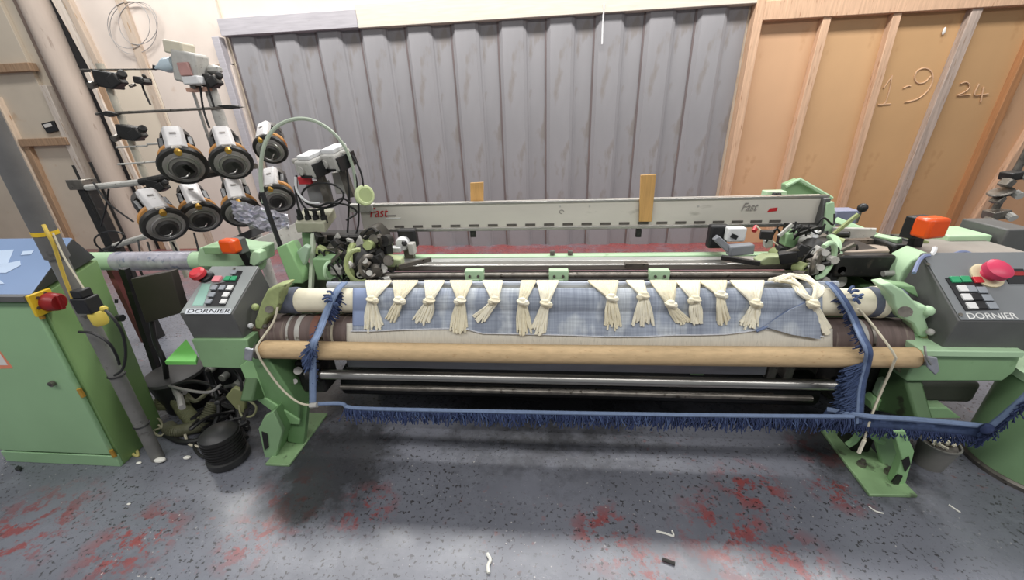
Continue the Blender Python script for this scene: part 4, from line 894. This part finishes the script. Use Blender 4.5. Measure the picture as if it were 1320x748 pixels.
# ------------------------------------------------------------------ electrical cabinet
fbr = W(161, 600, 1.14); fbr.z = 0; ftr = W(50, 384, 1.14); bbr = G(212, 551, 0); zt_ = ftr.z; btr = G(125, 335, zt_); wcab = .60
cab = thing('electrical_cabinet', (-2.2, 1.25, 0), 'green steel electrical cabinet with a red rotary switch at the left edge', 'cabinet')
sh = V((-wcab, 0, 0))
MB().hexa([fbr+sh, fbr, bbr, bbr+sh, ftr+sh, ftr, btr, btr+sh]).build('body', mat('cabinet_side_green', '#76955f', .45, var=.08, scale=3, h2='#6a8655', thr=.62), cab, bevel=.004)
d0 = V((0, -.018, 0)); zk = .055
lo_ = lambda f: fbr.lerp(ftr, f)
dr = MB().hexa([lo_(.09)+sh*.98+d0, lo_(.09)+V((-.012, 0, 0))+d0, lo_(.09)+V((-.012, 0, 0)), lo_(.09)+sh*.98, lo_(.985)+sh*.98+d0, lo_(.985)+V((-.012, 0, 0))+d0, lo_(.985)+V((-.012, 0, 0)), lo_(.985)+sh*.98]).build('door', CABG, cab, bevel=.005)
MB().hexa([lo_(.0)+sh+d0*.8, lo_(.0)+d0*.8, lo_(.0), lo_(.0)+sh, lo_(.075)+sh+d0*.8, lo_(.075)+d0*.8, lo_(.075), lo_(.075)+sh]).build('plinth', CABG, cab, bevel=.003)
for f in (.1, .5, .93): MB().cyl(lo_(f)+V((-.004, -.016, -.02)), lo_(f)+V((-.004, -.016, .02)), .008, n=10).build('hinge', BRASS, dr)
p = W(69, 494, 1.12); MB().cyl(p, p+V((0, -.012, 0)), .012, n=12).build('lock', STEELD, dr); MB().obox(p+V((0, -.013, 0)), (.016, .004, .004)).build('lock_slot', BLACKP, dr)
MB().prism([W(a_, b_, 1.1215) for a_, b_ in ((-22, 440), (0, 453), (17, 475), (-14, 476))], (0, .001, 0)).build('sticker', SALMON, dr)
MB().prism([W(a_, b_, 1.1210) for a_, b_ in ((-20, 441), (-1, 455), (10, 471), (-14, 471))], (0, .001, 0)).build('sticker_face', PAPER, dr)
# side face frame for fittings
sn = ((bbr-fbr).cross(ftr-fbr)).normalized()
if sn.x < 0: sn = -sn
def side(px, py): return RP(px, py, fbr+sn*.001, sn)
ux = (bbr-fbr).normalized(); uz = sn.cross(ux).normalized()
if uz.z < 0: uz = -uz
SM = Matrix((ux, uz, sn)).transposed()
c = side(53, 390); sw = MB().obox(c+sn*.006, (.075, .085, .012), SM).build('switch_plate', YELLOW, cab, bevel=.002)
c2 = side(59, 389); MB().lathe(c2+sn*.01, c2+sn*.05, [(0, .036), (.85, .033), (1, .028)], 20).build('rotary_switch', REDD, sw); MB().obox(c2+sn*.052, (.014, .058, .012), SM).build('switch_grip', REDD, sw, bevel=.003)
for px, py in ((44, 384), (45, 397), (54, 378)): p = side(px, py); MB().cyl(p+sn*.01, p+sn*.014, .006, n=8).build('screw', STEELD, sw)
p = side(152, 410); MB().cyl(p, p+sn*.02, .016, n=12).build('side_lock', BLACKP, cab); MB().cyl(side(150, 386), side(150, 391), .006, n=8).build('side_slot', BLACKP, cab)
# sloping console on top
A = ftr+V((0, -.02, .012)); C_ = btr+V((0, .0, .012)); B = V((ftr.x, .5*(A.y+C_.y), 0)); B = W(76, 308, 1.33); B.x = ftr.x
top = MB().prism([A, C_, B], sh).build('console_housing', mat('cabinet_top_grey', '#4d4e4c', .55, var=.08), cab, bevel=.003)
fn = (B-A).cross(sh).normalized()
if fn.y > 0: fn = -fn
MB().hexa([A+sh+fn*.002, A+fn*.002, B+fn*.002, B+sh+fn*.002, A+sh+fn*.006, A+fn*.006+V((-.01, 0, 0)), B+fn*.006+V((-.01, 0, 0)), B+sh+fn*.006]).build('console_face', BLUEPAN, top, bevel=.001)
PALEB = mat('pale_legend', '#bfd0e6', .4, var=.05)
def face(px, py): return RP(px, py, A+fn*.0068, fn)
for q in (((-40, 326), (18, 322), (8, 345), (-48, 345)), ((-20, 352), (8, 352), (27, 342), (26, 336), (-2, 342)), ((-30, 358), (-4, 358), (6, 366), (-36, 368)), ((30, 324), (44, 323), (40, 328), (27, 329))):
    MB().prism([face(*p) for p in q], fn*.0008).build('legend_label', PALEB, top)
MB().bar(A+V((0, -.004, .0)), A+sh+V((0, -.004, 0)), .02, .03).build('front_trim', DARKG, top)
# ------------------------------------------------------------------ steel post with pull-cord switch, in front of the cabinet
pb = G(204, 591, 0); pm = W(58, 336, 1.175); pu_ = W(6, 196, 1.18); dpu = (pu_-pb).normalized()
post = thing('steel_post', pb, 'grey steel pipe post with a black and yellow switch in front of the green cabinet', 'post')
MB().cyl(pb, pb+dpu*1.05, .0255, n=18).build('lower_pipe', GALV, post)
MB().cyl(pb+dpu*1.0, pb+dpu*1.85, .033, n=20).build('upper_sleeve', POSTD, post)
yb = pb+dpu*((W(46, 300, 1.178)-pb).length); MB().cyl(yb-dpu*.007, yb+dpu*.007, .0345, n=20).build('yellow_band', YELLOW, post)
for px, py in ((148, 484), (176, 548)):
    q = W(px, py, 1.177); q = pb+dpu*((q-pb).length); MB().torus(q, dpu, .0275, .003, 18, 6).build('cable_tie', BLACKP, post)
s_ = W(113, 392, 1.12); sb = MB().obox(s_, (.06, .05, .06)).build('limit_switch', BLACKP, post, bevel=.004)
MB().obox(s_+V((.0, .0, .045)), (.04, .04, .03)).build('switch_head', BLACKP, sb, bevel=.004); MB().cyl(s_+V((-.05, 0, .01)), s_+V((-.028, 0, .005)), .012, n=10).build('switch_roller', STEELD, sb)
MB().lathe(s_+V((.012, 0, -.03)), s_+V((.016, 0, -.085)), [(0, .02), (.15, .024), (.8, .024), (1, .018)], 14).build('yellow_gland', mat('dull_yellow', '#cdb852', .5, var=.12), sb)
MB().ball(W(134, 398, 1.11), .012, 8).build('cable_gland', mat('dull_yellow', '#cdb852'), sb)
MB().tube(pxline([(132, 397, 1.11), (146, 410, 1.10), (158, 430, 1.10), (162, 455, 1.12), (158, 476, 1.14), (148, 484, 1.145)]), .005, 7).build('switch_cable', CABLE, post)
MB().tube(pxline([(102, 428, 1.13), (120, 430, 1.12), (140, 442, 1.12), (150, 458, 1.13), (154, 470, 1.14)]), .005, 7).build('switch_cable', CABLE, post)
yc = thing('yellow_cable', W(50, 290, 1.12), 'yellow cable running down beside the grey post to the black switch', 'cable')
MB().tube(pxline([(56, 290, 1.13), (62, 302, 1.12), (70, 318, 1.12), (84, 360, 1.12), (101, 402, 1.12)]), .0055, 8).build('cable', mat('dull_yellow_cable', '#c9ad4c', .5, var=.1), yc)
MB().tube(pxline([(68, 300, 1.13), (84, 334, 1.12), (108, 372, 1.115)]), .003, 5).build('pull_cord', CREAMC, yc)
# ------------------------------------------------------------------ weft feeders on their rack
def make_feeder():
    r = thing('weft_feeder', (0, 0, 0), 'x', 'weft feeder', 'weft feeders on the rack left of the loom')
    MB().lathe((0, 0, -.26), (0, 0, -.02), [(0, .05), (.1, .07), (.35, .075), (.4, .062), (.95, .062), (1, .075)], 22).build('drum_body', mat('feeder_drum', '#5b5854', .4, .4, var=.2), r)
    f = MB().lathe((0, 0, -.03), (0, 0, .018), [(0, .095), (.15, .116), (.6, .122), (.9, .116), (1, .108)], 28).build('dark_rim', mat('feeder_rim', '#272523', .45, var=.2, scale=20), r)
    MB().lathe((0, 0, .01), (0, 0, .026), [(0, .098), (.6, .096), (1, .086)], 26).build('front_face', mat('feeder_face', '#8d8984', .35, .3, var=.15, scale=16), f)
    MB().lathe((0, -.01, .02), (0, -.01, .04), [(0, .06), (.5, .058), (1, .045)], 18).build('hub', mat('feeder_hub', '#343230', .4, var=.25, scale=30), f)
    MB().torus((0, 0, .027), (0, 0, 1), .074, .004, 26, 6).build('face_ring', STEEL, f)
    MB().obox((.018, .0, .034), (.03, .06, .012), Matrix.Rotation(.5, 3, 'Z')).build('hub_bar', BLACK, f)
    MB().torus((0, 0, -.075), (0, 0, 1), .092, .017, 26, 8).build('tension_ring', TAN, r)
    h = MB().prism([V((-.05, .07, -.02)), V((.05, .07, -.02)), V((.05, .1, -.02)), V((.035, .118, -.02)), V((-.035, .118, -.02)), V((-.05, .1, -.02))], (0, 0.012, -.2)).build('white_housing', mat('feeder_housing', '#c6c3c2', .5, var=.08, scale=20, h2='#a29d99', thr=.64), r, bevel=.006)
    MB().lathe((0, .03, -.27), (0, .03, -.2), [(0, .05), (.2, .075), (1, .08)], 20).build('rear_motor', mat('feeder_motor', '#4a4643', .5, var=.15), r)
    for s in (-1, 1): MB().obox((s*.068, .05, -.14), (.03, .05, .1)).build('side_clamp', BLACKP, h, bevel=.006)
    MB().obox((0, .128, -.14), (.03, .004, .012)).build('small_mark', INKG, h)
    k = MB().lathe((0, .098, -.03), (0, .098, .03), [(0, .018), (.6, .022), (1, .016)], 14).build('brass_knob', BRASS, r)
    MB().obox((0, .105, -.005), (.05, .03, .03)).build('knob_bracket', STEELD, k, bevel=.003)
    MB().tube(spline([(.02, -.02, .03), (.0, -.03, .06), (-.03, -.05, .04)], 4), .004, 5).build('yarn_guide', STEEL, f)
    return r
FD = [((237, 214), 1.98, 54, (.58, -.66, -.47), 'weft feeder with white housing at the upper left of the feeder rack', 0),
      ((299, 210), 2.0, 49, (.56, -.66, -.49), 'weft feeder with white housing upper right of its neighbour, nearest the ribbed sheeting edge', 0),
      ((349, 193), 2.12, 40, (.3, -.8, -.4), 'small weft feeder at the top right of the rack beneath the arched hose', .4),
      ((213, 290), 1.9, 51, (.76, -.48, -.44), 'weft feeder at the lower left of the rack, its white housing slanting left', .0),
      ((260, 280), 2.14, 47, (.64, -.6, -.47), 'weft feeder in the lower middle of the rack with a black brake on its disc', 0),
      ((312, 274), 2.08, 46, (.55, -.68, -.48), 'shiny weft feeder behind the orange lamp, wrapped in loose clear film', 0),
      ((358, 256), 2.15, 42, (.4, -.78, -.46), 'weft feeder at the lower right of the rack crossed by the black hose stem', .2)]
proto = make_feeder()
for i, (pp_, Y, wpx, ax, lb, roll) in enumerate(FD):
    f = proto if i == 0 else copy_tree(proto)
    c = W(*pp_, Y); zd = PJ(c)[2]; s = (wpx*zd/FPX)/.244
    z = V(ax).normalized(); x = V((0, 0, 1)).cross(z); x = -x if x.dot(V((1, 0, 0))) < 0 and x.dot(V((0, -1, 0))) < -2 else x
    y = V((0, 0, 1))-z*z.z; y.normalize(); x = y.cross(z).normalized()
    M = Matrix((x, y, z)).transposed() @ Matrix.Rotation(roll, 3, 'Z')
    f.matrix_world = Matrix.Translation(c) @ M.to_4x4() @ Matrix.Scale(s, 4); f['label'] = lb
rf_ = random.Random(21); rows = []
for j in range(10):
    row = []
    for i in range(16):
        t = i/15; u = j/9; px = 298+t*72+u*4+rf_.uniform(-1.5, 1.5); py = 258+t*18+u*(30-10*abs(t-.5))+rf_.uniform(-1.5, 1.5)
        row.append(W(px, py, 1.98+.03*rf_.random()))
    rows.append(row)
fm = tag(MB().grid(rows).build('clear_film', MIRR, None, flat=True, solid=.002), 'crumpled shiny clear film hanging on the feeders beside the orange lamp', 'film')
YR = 2.22
rack = thing('feeder_rack', W(105, 242, YR).xy.to_3d(), 'metal rack of black uprights and rods carrying the weft feeders left of the loom', 'rack')
def vpost(px, py, r, m, z0=0., nm='upright', Y=YR):
    p = W(px, py, Y); MB().cyl((p.x, Y, z0), p, r, n=12).build(nm, m, rack)
p = W(103, 240, YR); MB().box(p.x-.035, p.x+.035, YR, YR+.06, 0, p.z).build('upright', BLACK, rack, bevel=.004)
MB().box(p.x-.06, p.x+.05, YR-.02, YR+.08, p.z-.02, p.z+.04).build('post_cap', STEELD, rack, bevel=.004)
vpost(128, 82, .018, mat('pale_rod', '#bdb7a8', .45, .3, var=.15), .5); vpost(260, 78, .03, GREYP, .4); vpost(131, 86, .009, BLACK, .5, 'thin_rod'); vpost(243, 100, .008, STEEL, .4, 'thin_rod')
vpost(94, 213, .007, BLACK, .9, 'thin_rod'); vpost(116, 209, .007, BLACK, .4, 'thin_rod')
def rod(a_, b_, r, m, nm='cross_rod', Y=YR): MB().cyl(W(*a_, Y-.03), W(*b_, Y-.03), r, n=10).build(nm, m, rack)
rod((112, 242), (182, 235), .018, GREYP, 'cross_tube'); rod((182, 235), (222, 227), .022, BLACK, 'cross_tube'); rod((260, 222), (330, 214), .016, STEELD, 'cross_tube')
rod((124, 147), (308, 138), .0075, STEELD); rod((104, 90), (232, 89), .004, STEELD); rod((150, 190), (190, 188), .005, GREYP); rod((152, 212), (208, 208), .005, GREYP); rod((190, 186), (222, 184), .006, GREYP)
rod((148, 317), (190, 304), .018, GREYP, 'cross_tube'); rod((132, 325), (152, 318), .022, BLACK, 'cross_tube'); rod((240, 232), (290, 222), .015, BLACK, 'cross_tube'); rod((378, 208), (402, 203), .014, GREYP, 'cross_tube')
for pts in (((124, 146), (136, 143), (152, 147), (140, 151)), ((278, 136), (296, 135), (312, 138), (294, 141))): MB().prism([W(a_, b_, YR-.05) for a_, b_ in pts], (0, .03, 0)).build('guide_blade', BLACK, rack, bevel=.003)
def clamp(a_, b_, s):
    c = W(a_, b_, YR-.02); k = MB().obox(c, (.09*s, .07, .07*s), Matrix.Rotation(.2, 3, 'Y')); k.obox(c+V((.06*s, -.02, -.01)), (.06*s, .05, .05*s), Matrix.Rotation(-.4, 3, 'Y')); k.cyl(c+V((.1*s, -.03, .01)), c+V((.13*s, -.05, .02)), .018*s, n=10)
    k = k.build('rod_clamp', BLACK, rack, bevel=.006); MB().cyl(c+V((-.05*s, -.03, -.02)), c+V((-.05*s, -.06, -.03)), .016*s, n=10).build('clamp_screw', STEELD, k)
clamp(140, 103, 1.15); clamp(168, 171, 1.1); clamp(268, 104, .9); clamp(184, 104, .5); clamp(202, 238, .9)
u_ = W(247, 88, YR-.04); ub = MB().obox(u_, (.13, .1, .15), Matrix.Rotation(.25, 3, 'Y')).build('sensor_unit', GREYP, rack, bevel=.012)
MB().obox(u_+V((-.03, 0, .09)), (.1, .09, .06), Matrix.Rotation(.2, 3, 'Y')).build('unit_cover', mat('cream_unit', '#c9c2ae', .5, var=.1), ub, bevel=.008); MB().obox(u_+V((.01, -.055, -.01)), (.06, .02, .06)).build('unit_window', mat('dull_pink', '#b58a84', .5, var=.2), ub, bevel=.004)
MB().obox(u_+V((.02, -.03, -.06)), (.09, .06, .04)).build('unit_cover', WHITEP, ub, bevel=.006); MB().obox(u_+V((0, .01, -.1)), (.12, .05, .02)).build('unit_base', mat('dull_salmon', '#c49a86', .6), ub)
MB().ball(W(276, 90, YR), .035, 10, (1.3, .8, .7)).build('rod_end', GREYP, ub)
for pts in ([(183, 108, YR), (186, 118, YR-.01), (194, 135, YR-.02)], [(258, 110, YR-.06), (262, 140, YR-.06), (270, 165, YR-.08)], [(268, 112, YR-.05), (276, 138, YR-.05)], [(120, 235, YR-.05), (140, 262, YR-.08), (172, 286, YR-.1)], [(140, 244, YR-.05), (136, 270, YR-.06), (130, 292, YR-.05)],
            [(131, 300, YR-.06), (122, 308, YR-.1), (126, 318, YR-.1), (140, 324, YR-.08), (160, 305, YR-.1), (146, 298, YR-.1), (132, 300, YR-.06)], [(222, 312, 2.0), (232, 330, 2.0)], [(250, 300, 2.05), (258, 330, 2.0)], [(190, 312, 2.0), (197, 334, 1.95)], [(178, 310, 2.1), (182, 336, 2.0)]):
    MB().tube(pxline(pts), .005, 6).build('rack_cable', CABLE, rack)
MB().bar(W(250, 330, YR-.1), W(330, 312, YR-.1), .05, .03).build('lower_rail', BLACK, rack)
sp = thing('clear_bottle', W(212, 86, YR-.04), 'small pale blue clear plastic cone lying on the top rod of the feeder rack', 'bottle')
MB().lathe(W(226, 82, YR-.05), W(199, 88, YR-.05), [(0, .035), (.4, .036), (.75, .015), (1, .004)], 14).build('cone', mat('pale_blue_plastic', '#c3d2da', .2, var=.04), sp); MB().cyl(W(199, 84, YR-.05), W(199, 90, YR-.05), .008, n=8).build('tip_peg', BLACKP, sp)
# right-hand rack, cut by the frame
r2 = thing('feeder_rack', W(1290, 300, 2.3).xy.to_3d(), 'slim steel feeder stand with clamps against the orange plywood at the far right', 'rack')
p = W(1306, 222, 2.3); MB().cyl((p.x-.06, 2.3, 0), V((p.x+.02, 2.3, p.z+.12)), .016, n=12).build('upright', STEELD, r2)
for a_, b_, s in ((1284, 276, 1.0), (1292, 248, .7), (1306, 226, .9)):
    s *= .75; c = W(a_, b_, 2.27); k = MB().obox(c, (.11*s, .07, .06*s), Matrix.Rotation(-.15, 3, 'Y')).build('rod_clamp', BLACK if s != .75 else STEELD, r2, bevel=.006); MB().obox(c+V((-.05*s, -.02, -.035)), (.05*s, .05, .04), Matrix.Rotation(.5, 3, 'Y')).build('clamp_lug', STEELD, k, bevel=.005)
    MB().cyl(c+V((.03, -.03, .0)), c+V((.03, -.06, -.01)), .02, n=10).build('clamp_screw', GREYP, k)
MB().lathe(W(1290, 246, 2.25), W(1290, 249, 2.25), [(0, .045), (.5, .05), (1, .045)], 20).build('guide_disc', STEELD, r2)
MB().cyl(W(1262, 306, 2.25), W(1300, 302, 2.25), .012, n=10).build('cross_rod', GREYP, r2)
# ------------------------------------------------------------------ things on the floor
def circ(p, q, r):
    ax, ay, bx, by, cx, cy = p.x, p.y, q.x, q.y, r.x, r.y; d = 2*(ax*(by-cy)+bx*(cy-ay)+cx*(ay-by))
    ux_ = ((ax*ax+ay*ay)*(by-cy)+(bx*bx+by*by)*(cy-ay)+(cx*cx+cy*cy)*(ay-by))/d; uy_ = ((ax*ax+ay*ay)*(cx-bx)+(bx*bx+by*by)*(ax-cx)+(cx*cx+cy*cy)*(bx-ax))/d
    return V((ux_, uy_, 0)), math.hypot(ax-ux_, ay-uy_)
dc, drr = circ(G(1238, 572), G(1264, 602), G(1304, 626)); print('drum', dc, drr)
dr_ = thing('green_drum', dc, 'large round green drum with a steel bottom rim at the right edge', 'drum')
MB().lathe(dc+V((0, 0, .02)), dc+V((0, 0, .44)), [(0, drr), (.97, drr*1.0), (1, drr*.98)], 48).build('drum_wall', GREEN, dr_)
MB().lathe(dc, dc+V((0, 0, .024)), [(0, drr+.012), (.7, drr+.014), (1, drr+.004)], 48).build('bottom_rim', STEELD, dr_)
MB().lathe(dc+V((0, 0, .42)), dc+V((0, 0, .45)), [(0, drr+.008), (1, drr+.008)], 48).build('top_rim', GREENP, dr_)
bc = G(1196, 598, 0)
bu = thing('metal_bucket', bc, 'small grey tin bucket of pale yarn waste on the floor behind the right foot plate', 'bucket')
bz = .125
MB().lathe(bc, bc+V((0, 0, bz)), [(0, .046), (.94, .062), (.95, .066), (1, .066), (1, .06), (.9, .058)], 24).build('bucket_body', GREYP if 0 else mat('dull_grey_tin', '#85837e', .5, .3, var=.12), bu)
wm = MB(); rr_ = random.Random(5)
for i in range(14):
    t = rr_.uniform(0, 6.3); r = rr_.uniform(0, .04); q = bc+V((r*math.cos(t), r*math.sin(t), bz-.005)); wm.tube(spline([q, q+V((rr_.uniform(-.03, .03), rr_.uniform(-.03, .03), .012)), q+V((rr_.uniform(-.03, .03), rr_.uniform(-.03, .03), 0))], 4), .006, 5)
tag(wm.build('yarn_waste', YARN, bu), kind='stuff')
MB().lathe(bc+V((0, 0, bz-.02)), bc+V((0, 0, bz-.008)), [(0, .05), (1, .055)], 20).build('waste_bed', mat('grey_lint', '#6d6863', .9, var=.3, scale=40), bu)
# left floor clutter behind the cabinet
def ribbed(label, pts, r, m, name='ribbed_hose'):
    P = spline(pts, 10); t_ = thing(name, P[0].xy.to_3d(), label, 'hose'); n_ = len(P)
    MB().tube(P, r*.9, 10).build('hose_core', m, t_); mb = MB()
    for i in range(1, n_-1): mb.torus(P[i], (P[i+1]-P[i-1]), r*.92, r*.16, 10, 4)
    tag(mb.build('hose_ribs', m, t_), kind='stuff')
ribbed('thick olive ribbed hose curling over the floor behind the green cabinet', [G(205, 528, .05), G(212, 512, .1), G(226, 512, .1), G(240, 532, .06), G(256, 546, .035), G(272, 538, .04)], .034, HOSE)
ribbed('olive ribbed hose lying lower, looping beneath the first one', [G(217, 550, .03), G(226, 556, .03), G(246, 552, .03), G(262, 545, .05), G(276, 520, .12)], .03, mat('dark_olive_hose', '#5c5c47', .6, var=.2))
mc = G(297, 592, 0)
mo = thing('black_motor', mc, 'squat black motor standing on the floor beside the left loom foot', 'motor')
MB().lathe(mc, mc+V((0, 0, .19)), [(0, .075), (.05, .085), (.2, .085), (.22, .075), (.85, .075), (.92, .06), (1, .03)], 24).build('motor_casing', mat('black_motor_paint', '#2a2a2a', .45, var=.2), mo)
for i in range(7): MB().lathe(mc+V((0, 0, .055+i*.015)), mc+V((0, 0, .062+i*.015)), [(0, .08), (1, .08)], 24).build('cooling_fin', BLACK, mo)
pc = G(245, 520, 0)
pa = thing('black_bucket', pc, 'wide black plastic tub with a lid among the hoses below the bright green step', 'bucket')
MB().lathe(pc, pc+V((0, 0, .2)), [(0, .1), (.9, .125), (1, .13)], 26).build('tub_wall', BLACKP, pa); MB().lathe(pc+V((0, 0, .2)), pc+V((0, 0, .222)), [(0, .135), (.8, .135), (1, .12)], 26).build('tub_lid', mat('charcoal_lid', '#4d4c4d', .5, var=.1), pa)
oc2 = W(303, 516, 1.33)
ov = thing('olive_cover', oc2, 'leaf-shaped olive metal cover hanging below the left push-button console', 'cover')
MB().prism([W(a_, b_, 1.33) for a_, b_ in ((290, 512), (300, 500), (312, 504), (316, 520), (316, 534), (304, 528))], (0, .02, 0)).build('plate', mat('olive_cover', '#86895f', .55, var=.15), ov, bevel=.005)
MB().tube(pxline([(312, 504, 1.32), (310, 490, 1.34), (302, 478, 1.36)]), .006, 6).build('stem', CABLE, ov)
CB = [('black power cable arching over the black tub', [G(222, 498, .22), G(250, 492, .24), G(280, 500, .2), G(300, 515, .1), G(312, 560, .0+.01)], .009, CABLE), ('grey cable lying across the black tub lid', [G(214, 496, .2), G(235, 502, .24), G(268, 506, .23), G(285, 496, .25)], .007, mat('grey_cable', '#8d8b88', .5)),
      ('black cable bundle dropping below the left console', [W(268, 478, 1.45), G(276, 500, .2), G(282, 530, .1), G(270, 562, .012)], .012, CABLE), ('thin black cable coiled beside the black motor', [G(262, 566, .01), G(276, 580, .01), G(262, 590, .01), G(250, 574, .01), G(266, 556, .04), G(288, 545, .1)], .006, CABLE),
      ('pale cable curving over the floor towards a white plug', [G(238, 558, .02), G(243, 572, .01), G(258, 576, .008), G(276, 577, .008)], .006, CREAMC), ('olive cable hanging in a small loop under the left console', [W(318, 515, 1.3), W(330, 524, 1.28), W(326, 536, 1.28), W(312, 536, 1.28), W(308, 522, 1.3)], .005, mat('dull_olive_cable', '#8a8a68', .6)),
      ('yellow wire looped on the floor beside the cabinet corner', [G(174, 556, .06), G(167, 572, .02), G(170, 584, .008), G(178, 588, .006), G(176, 580, .006)], .006, mat('pale_yellow_wire', '#cbbf7a', .6)),
      ('thick black cable running back along the floor by the tub', [G(212, 560, .015), G(236, 570, .015), G(265, 566, .015), G(292, 556, .03), G(320, 545, .06)], .013, CABLE),
      ('black hose hanging from the dark cover plate behind the cabinet', [W(196, 416, 1.58), W(200, 440, 1.5), W(212, 468, 1.45), G(216, 500, .12)], .012, CABLE),
      ('curly pale cord heaped at the foot of the grey post', [G(192, 545, .05), G(204, 540, .06), G(209, 550, .05), G(198, 556, .03), G(206, 562, .02), G(214, 556, .03), G(204, 548, .06)], .005, mat('curly_cord', '#9c9880', .6))]
for lb, pts, r, m in CB:
    o = MB().tube(spline(pts, 7), r, 7).build('floor_cable', m, None); tag(o, lb, 'cable')
hp = thing('cable_heap', G(285, 530, 0), 'tangled heap of dark cables and hoses between the cabinet and the left loom foot', 'cables')
rc = random.Random(31)
for i in range(16):
    a0, b0 = rc.uniform(222, 300), rc.uniform(496, 560); P = []; z = rc.uniform(.02, .16)
    for k in range(5):
        P.append(G(a0, b0, max(.012, z))); a0 += rc.uniform(-22, 30); b0 += rc.uniform(-16, 20); z += rc.uniform(-.07, .05)
        a0 = min(max(a0, 218), 318); b0 = min(max(b0, 488), 566)
    MB().tube(spline(P, 6), rc.choice((.006, .008, .011, .014)), 7).build('cable', rc.choice((CABLE, CABLE, CABLE, MATS['grey_cable'], MATS['dark_olive_hose'], BLACK)), hp)
pl = tag(MB().obox(G(281, 577, .012), (.05, .03, .022), Matrix.Rotation(.2, 3, 'Z')).build('white_plug', WHITEP, None, bevel=.004), 'white plug at the end of the pale floor cable', 'plug')
gc = MB()
gp = [G(225, 480, .0), G(258, 470, 0)]
gx = thing('oil_container', G(262, 530, 0), 'dark grey boxy pump unit behind the black tub below the left console', 'pump')
q = G(262, 530, 0); MB().box(q.x-.02, q.x+.2, q.y+.14, q.y+.34, 0, .26).build('pump_body', mat('dark_pump', '#3a3a3b', .5, var=.2), gx, bevel=.01)
for i in range(3): MB().cyl((q.x+.03+i*.06, q.y+.13, .2-.05*i), (q.x+.03+i*.06, q.y+.09, .2-.05*i), .02, n=12).build('pump_port', GREYP, gx)
rs = random.Random(9)
SCR = [(206, 593, 'white yarn lump on the floor at the foot of the grey post', .02), (241, 590, 'small white yarn lump halfway between the post and the black motor', .013), (272, 590, 'white yarn lump on the floor just left of the black motor', .014), (179, 597, 'tiny white scrap near the cabinet corner', .009), (259, 566, 'white paper scrap by the pale floor cable', .014), (166, 650, 'tiny white scrap alone on the grey floor left of the loom', .006)]
for a_, b_, lb, r in SCR: tag(MB().ball(G(a_, b_, r*.55), r, 10, (1.4, .8, .55)).build('yarn_scrap', SCRAP, None), lb, 'scrap', 'white scraps on the floor')
tag(MB().tube(spline([G(628, 714, .006), G(632, 722, .006), G(629, 730, .006), G(630, 739, .006)], 5), .006, 6).build('yarn_end', SCRAP, None), 'short curved white yarn end at the bottom centre of the floor', 'yarn end')
tag(MB().tube(spline([G(846, 685, .003), G(858, 688, .003), G(868, 691, .004), G(866, 684, .005)], 5), .0035, 5).build('yarn_end', SCRAP, None), 'thin forked white yarn thread on the floor in front of the loom', 'yarn end')
tag(MB().tube([G(1223, 651, .003), G(1238, 661, .003)], .0032, 5).build('yarn_end', SCRAP, None), 'straight white thread on the floor right of the right foot plate', 'yarn end')
tag(MB().tube(spline([G(1120, 653, .003), G(1128, 659, .003), G(1139, 662, .003)], 5), .003, 5).build('yarn_end', SCRAP, None), 'pale thread lying just below the right foot plate', 'yarn end')
tag(MB().tube([G(854, 721, .005), G(870, 727, .005)], .006, 6).build('dark_stick', mat('dark_stick', '#3c3936', .7), None), 'small dark stick on the floor near the bottom edge', 'stick')
tag(MB().prism([G(20, 607, .0), G(25, 602, 0), G(29, 604, 0), G(27, 609, 0)], (0, 0, .012)).build('black_clip', BLACKP, None, bevel=.002), 'small black clip on the floor in front of the green cabinet', 'clip')
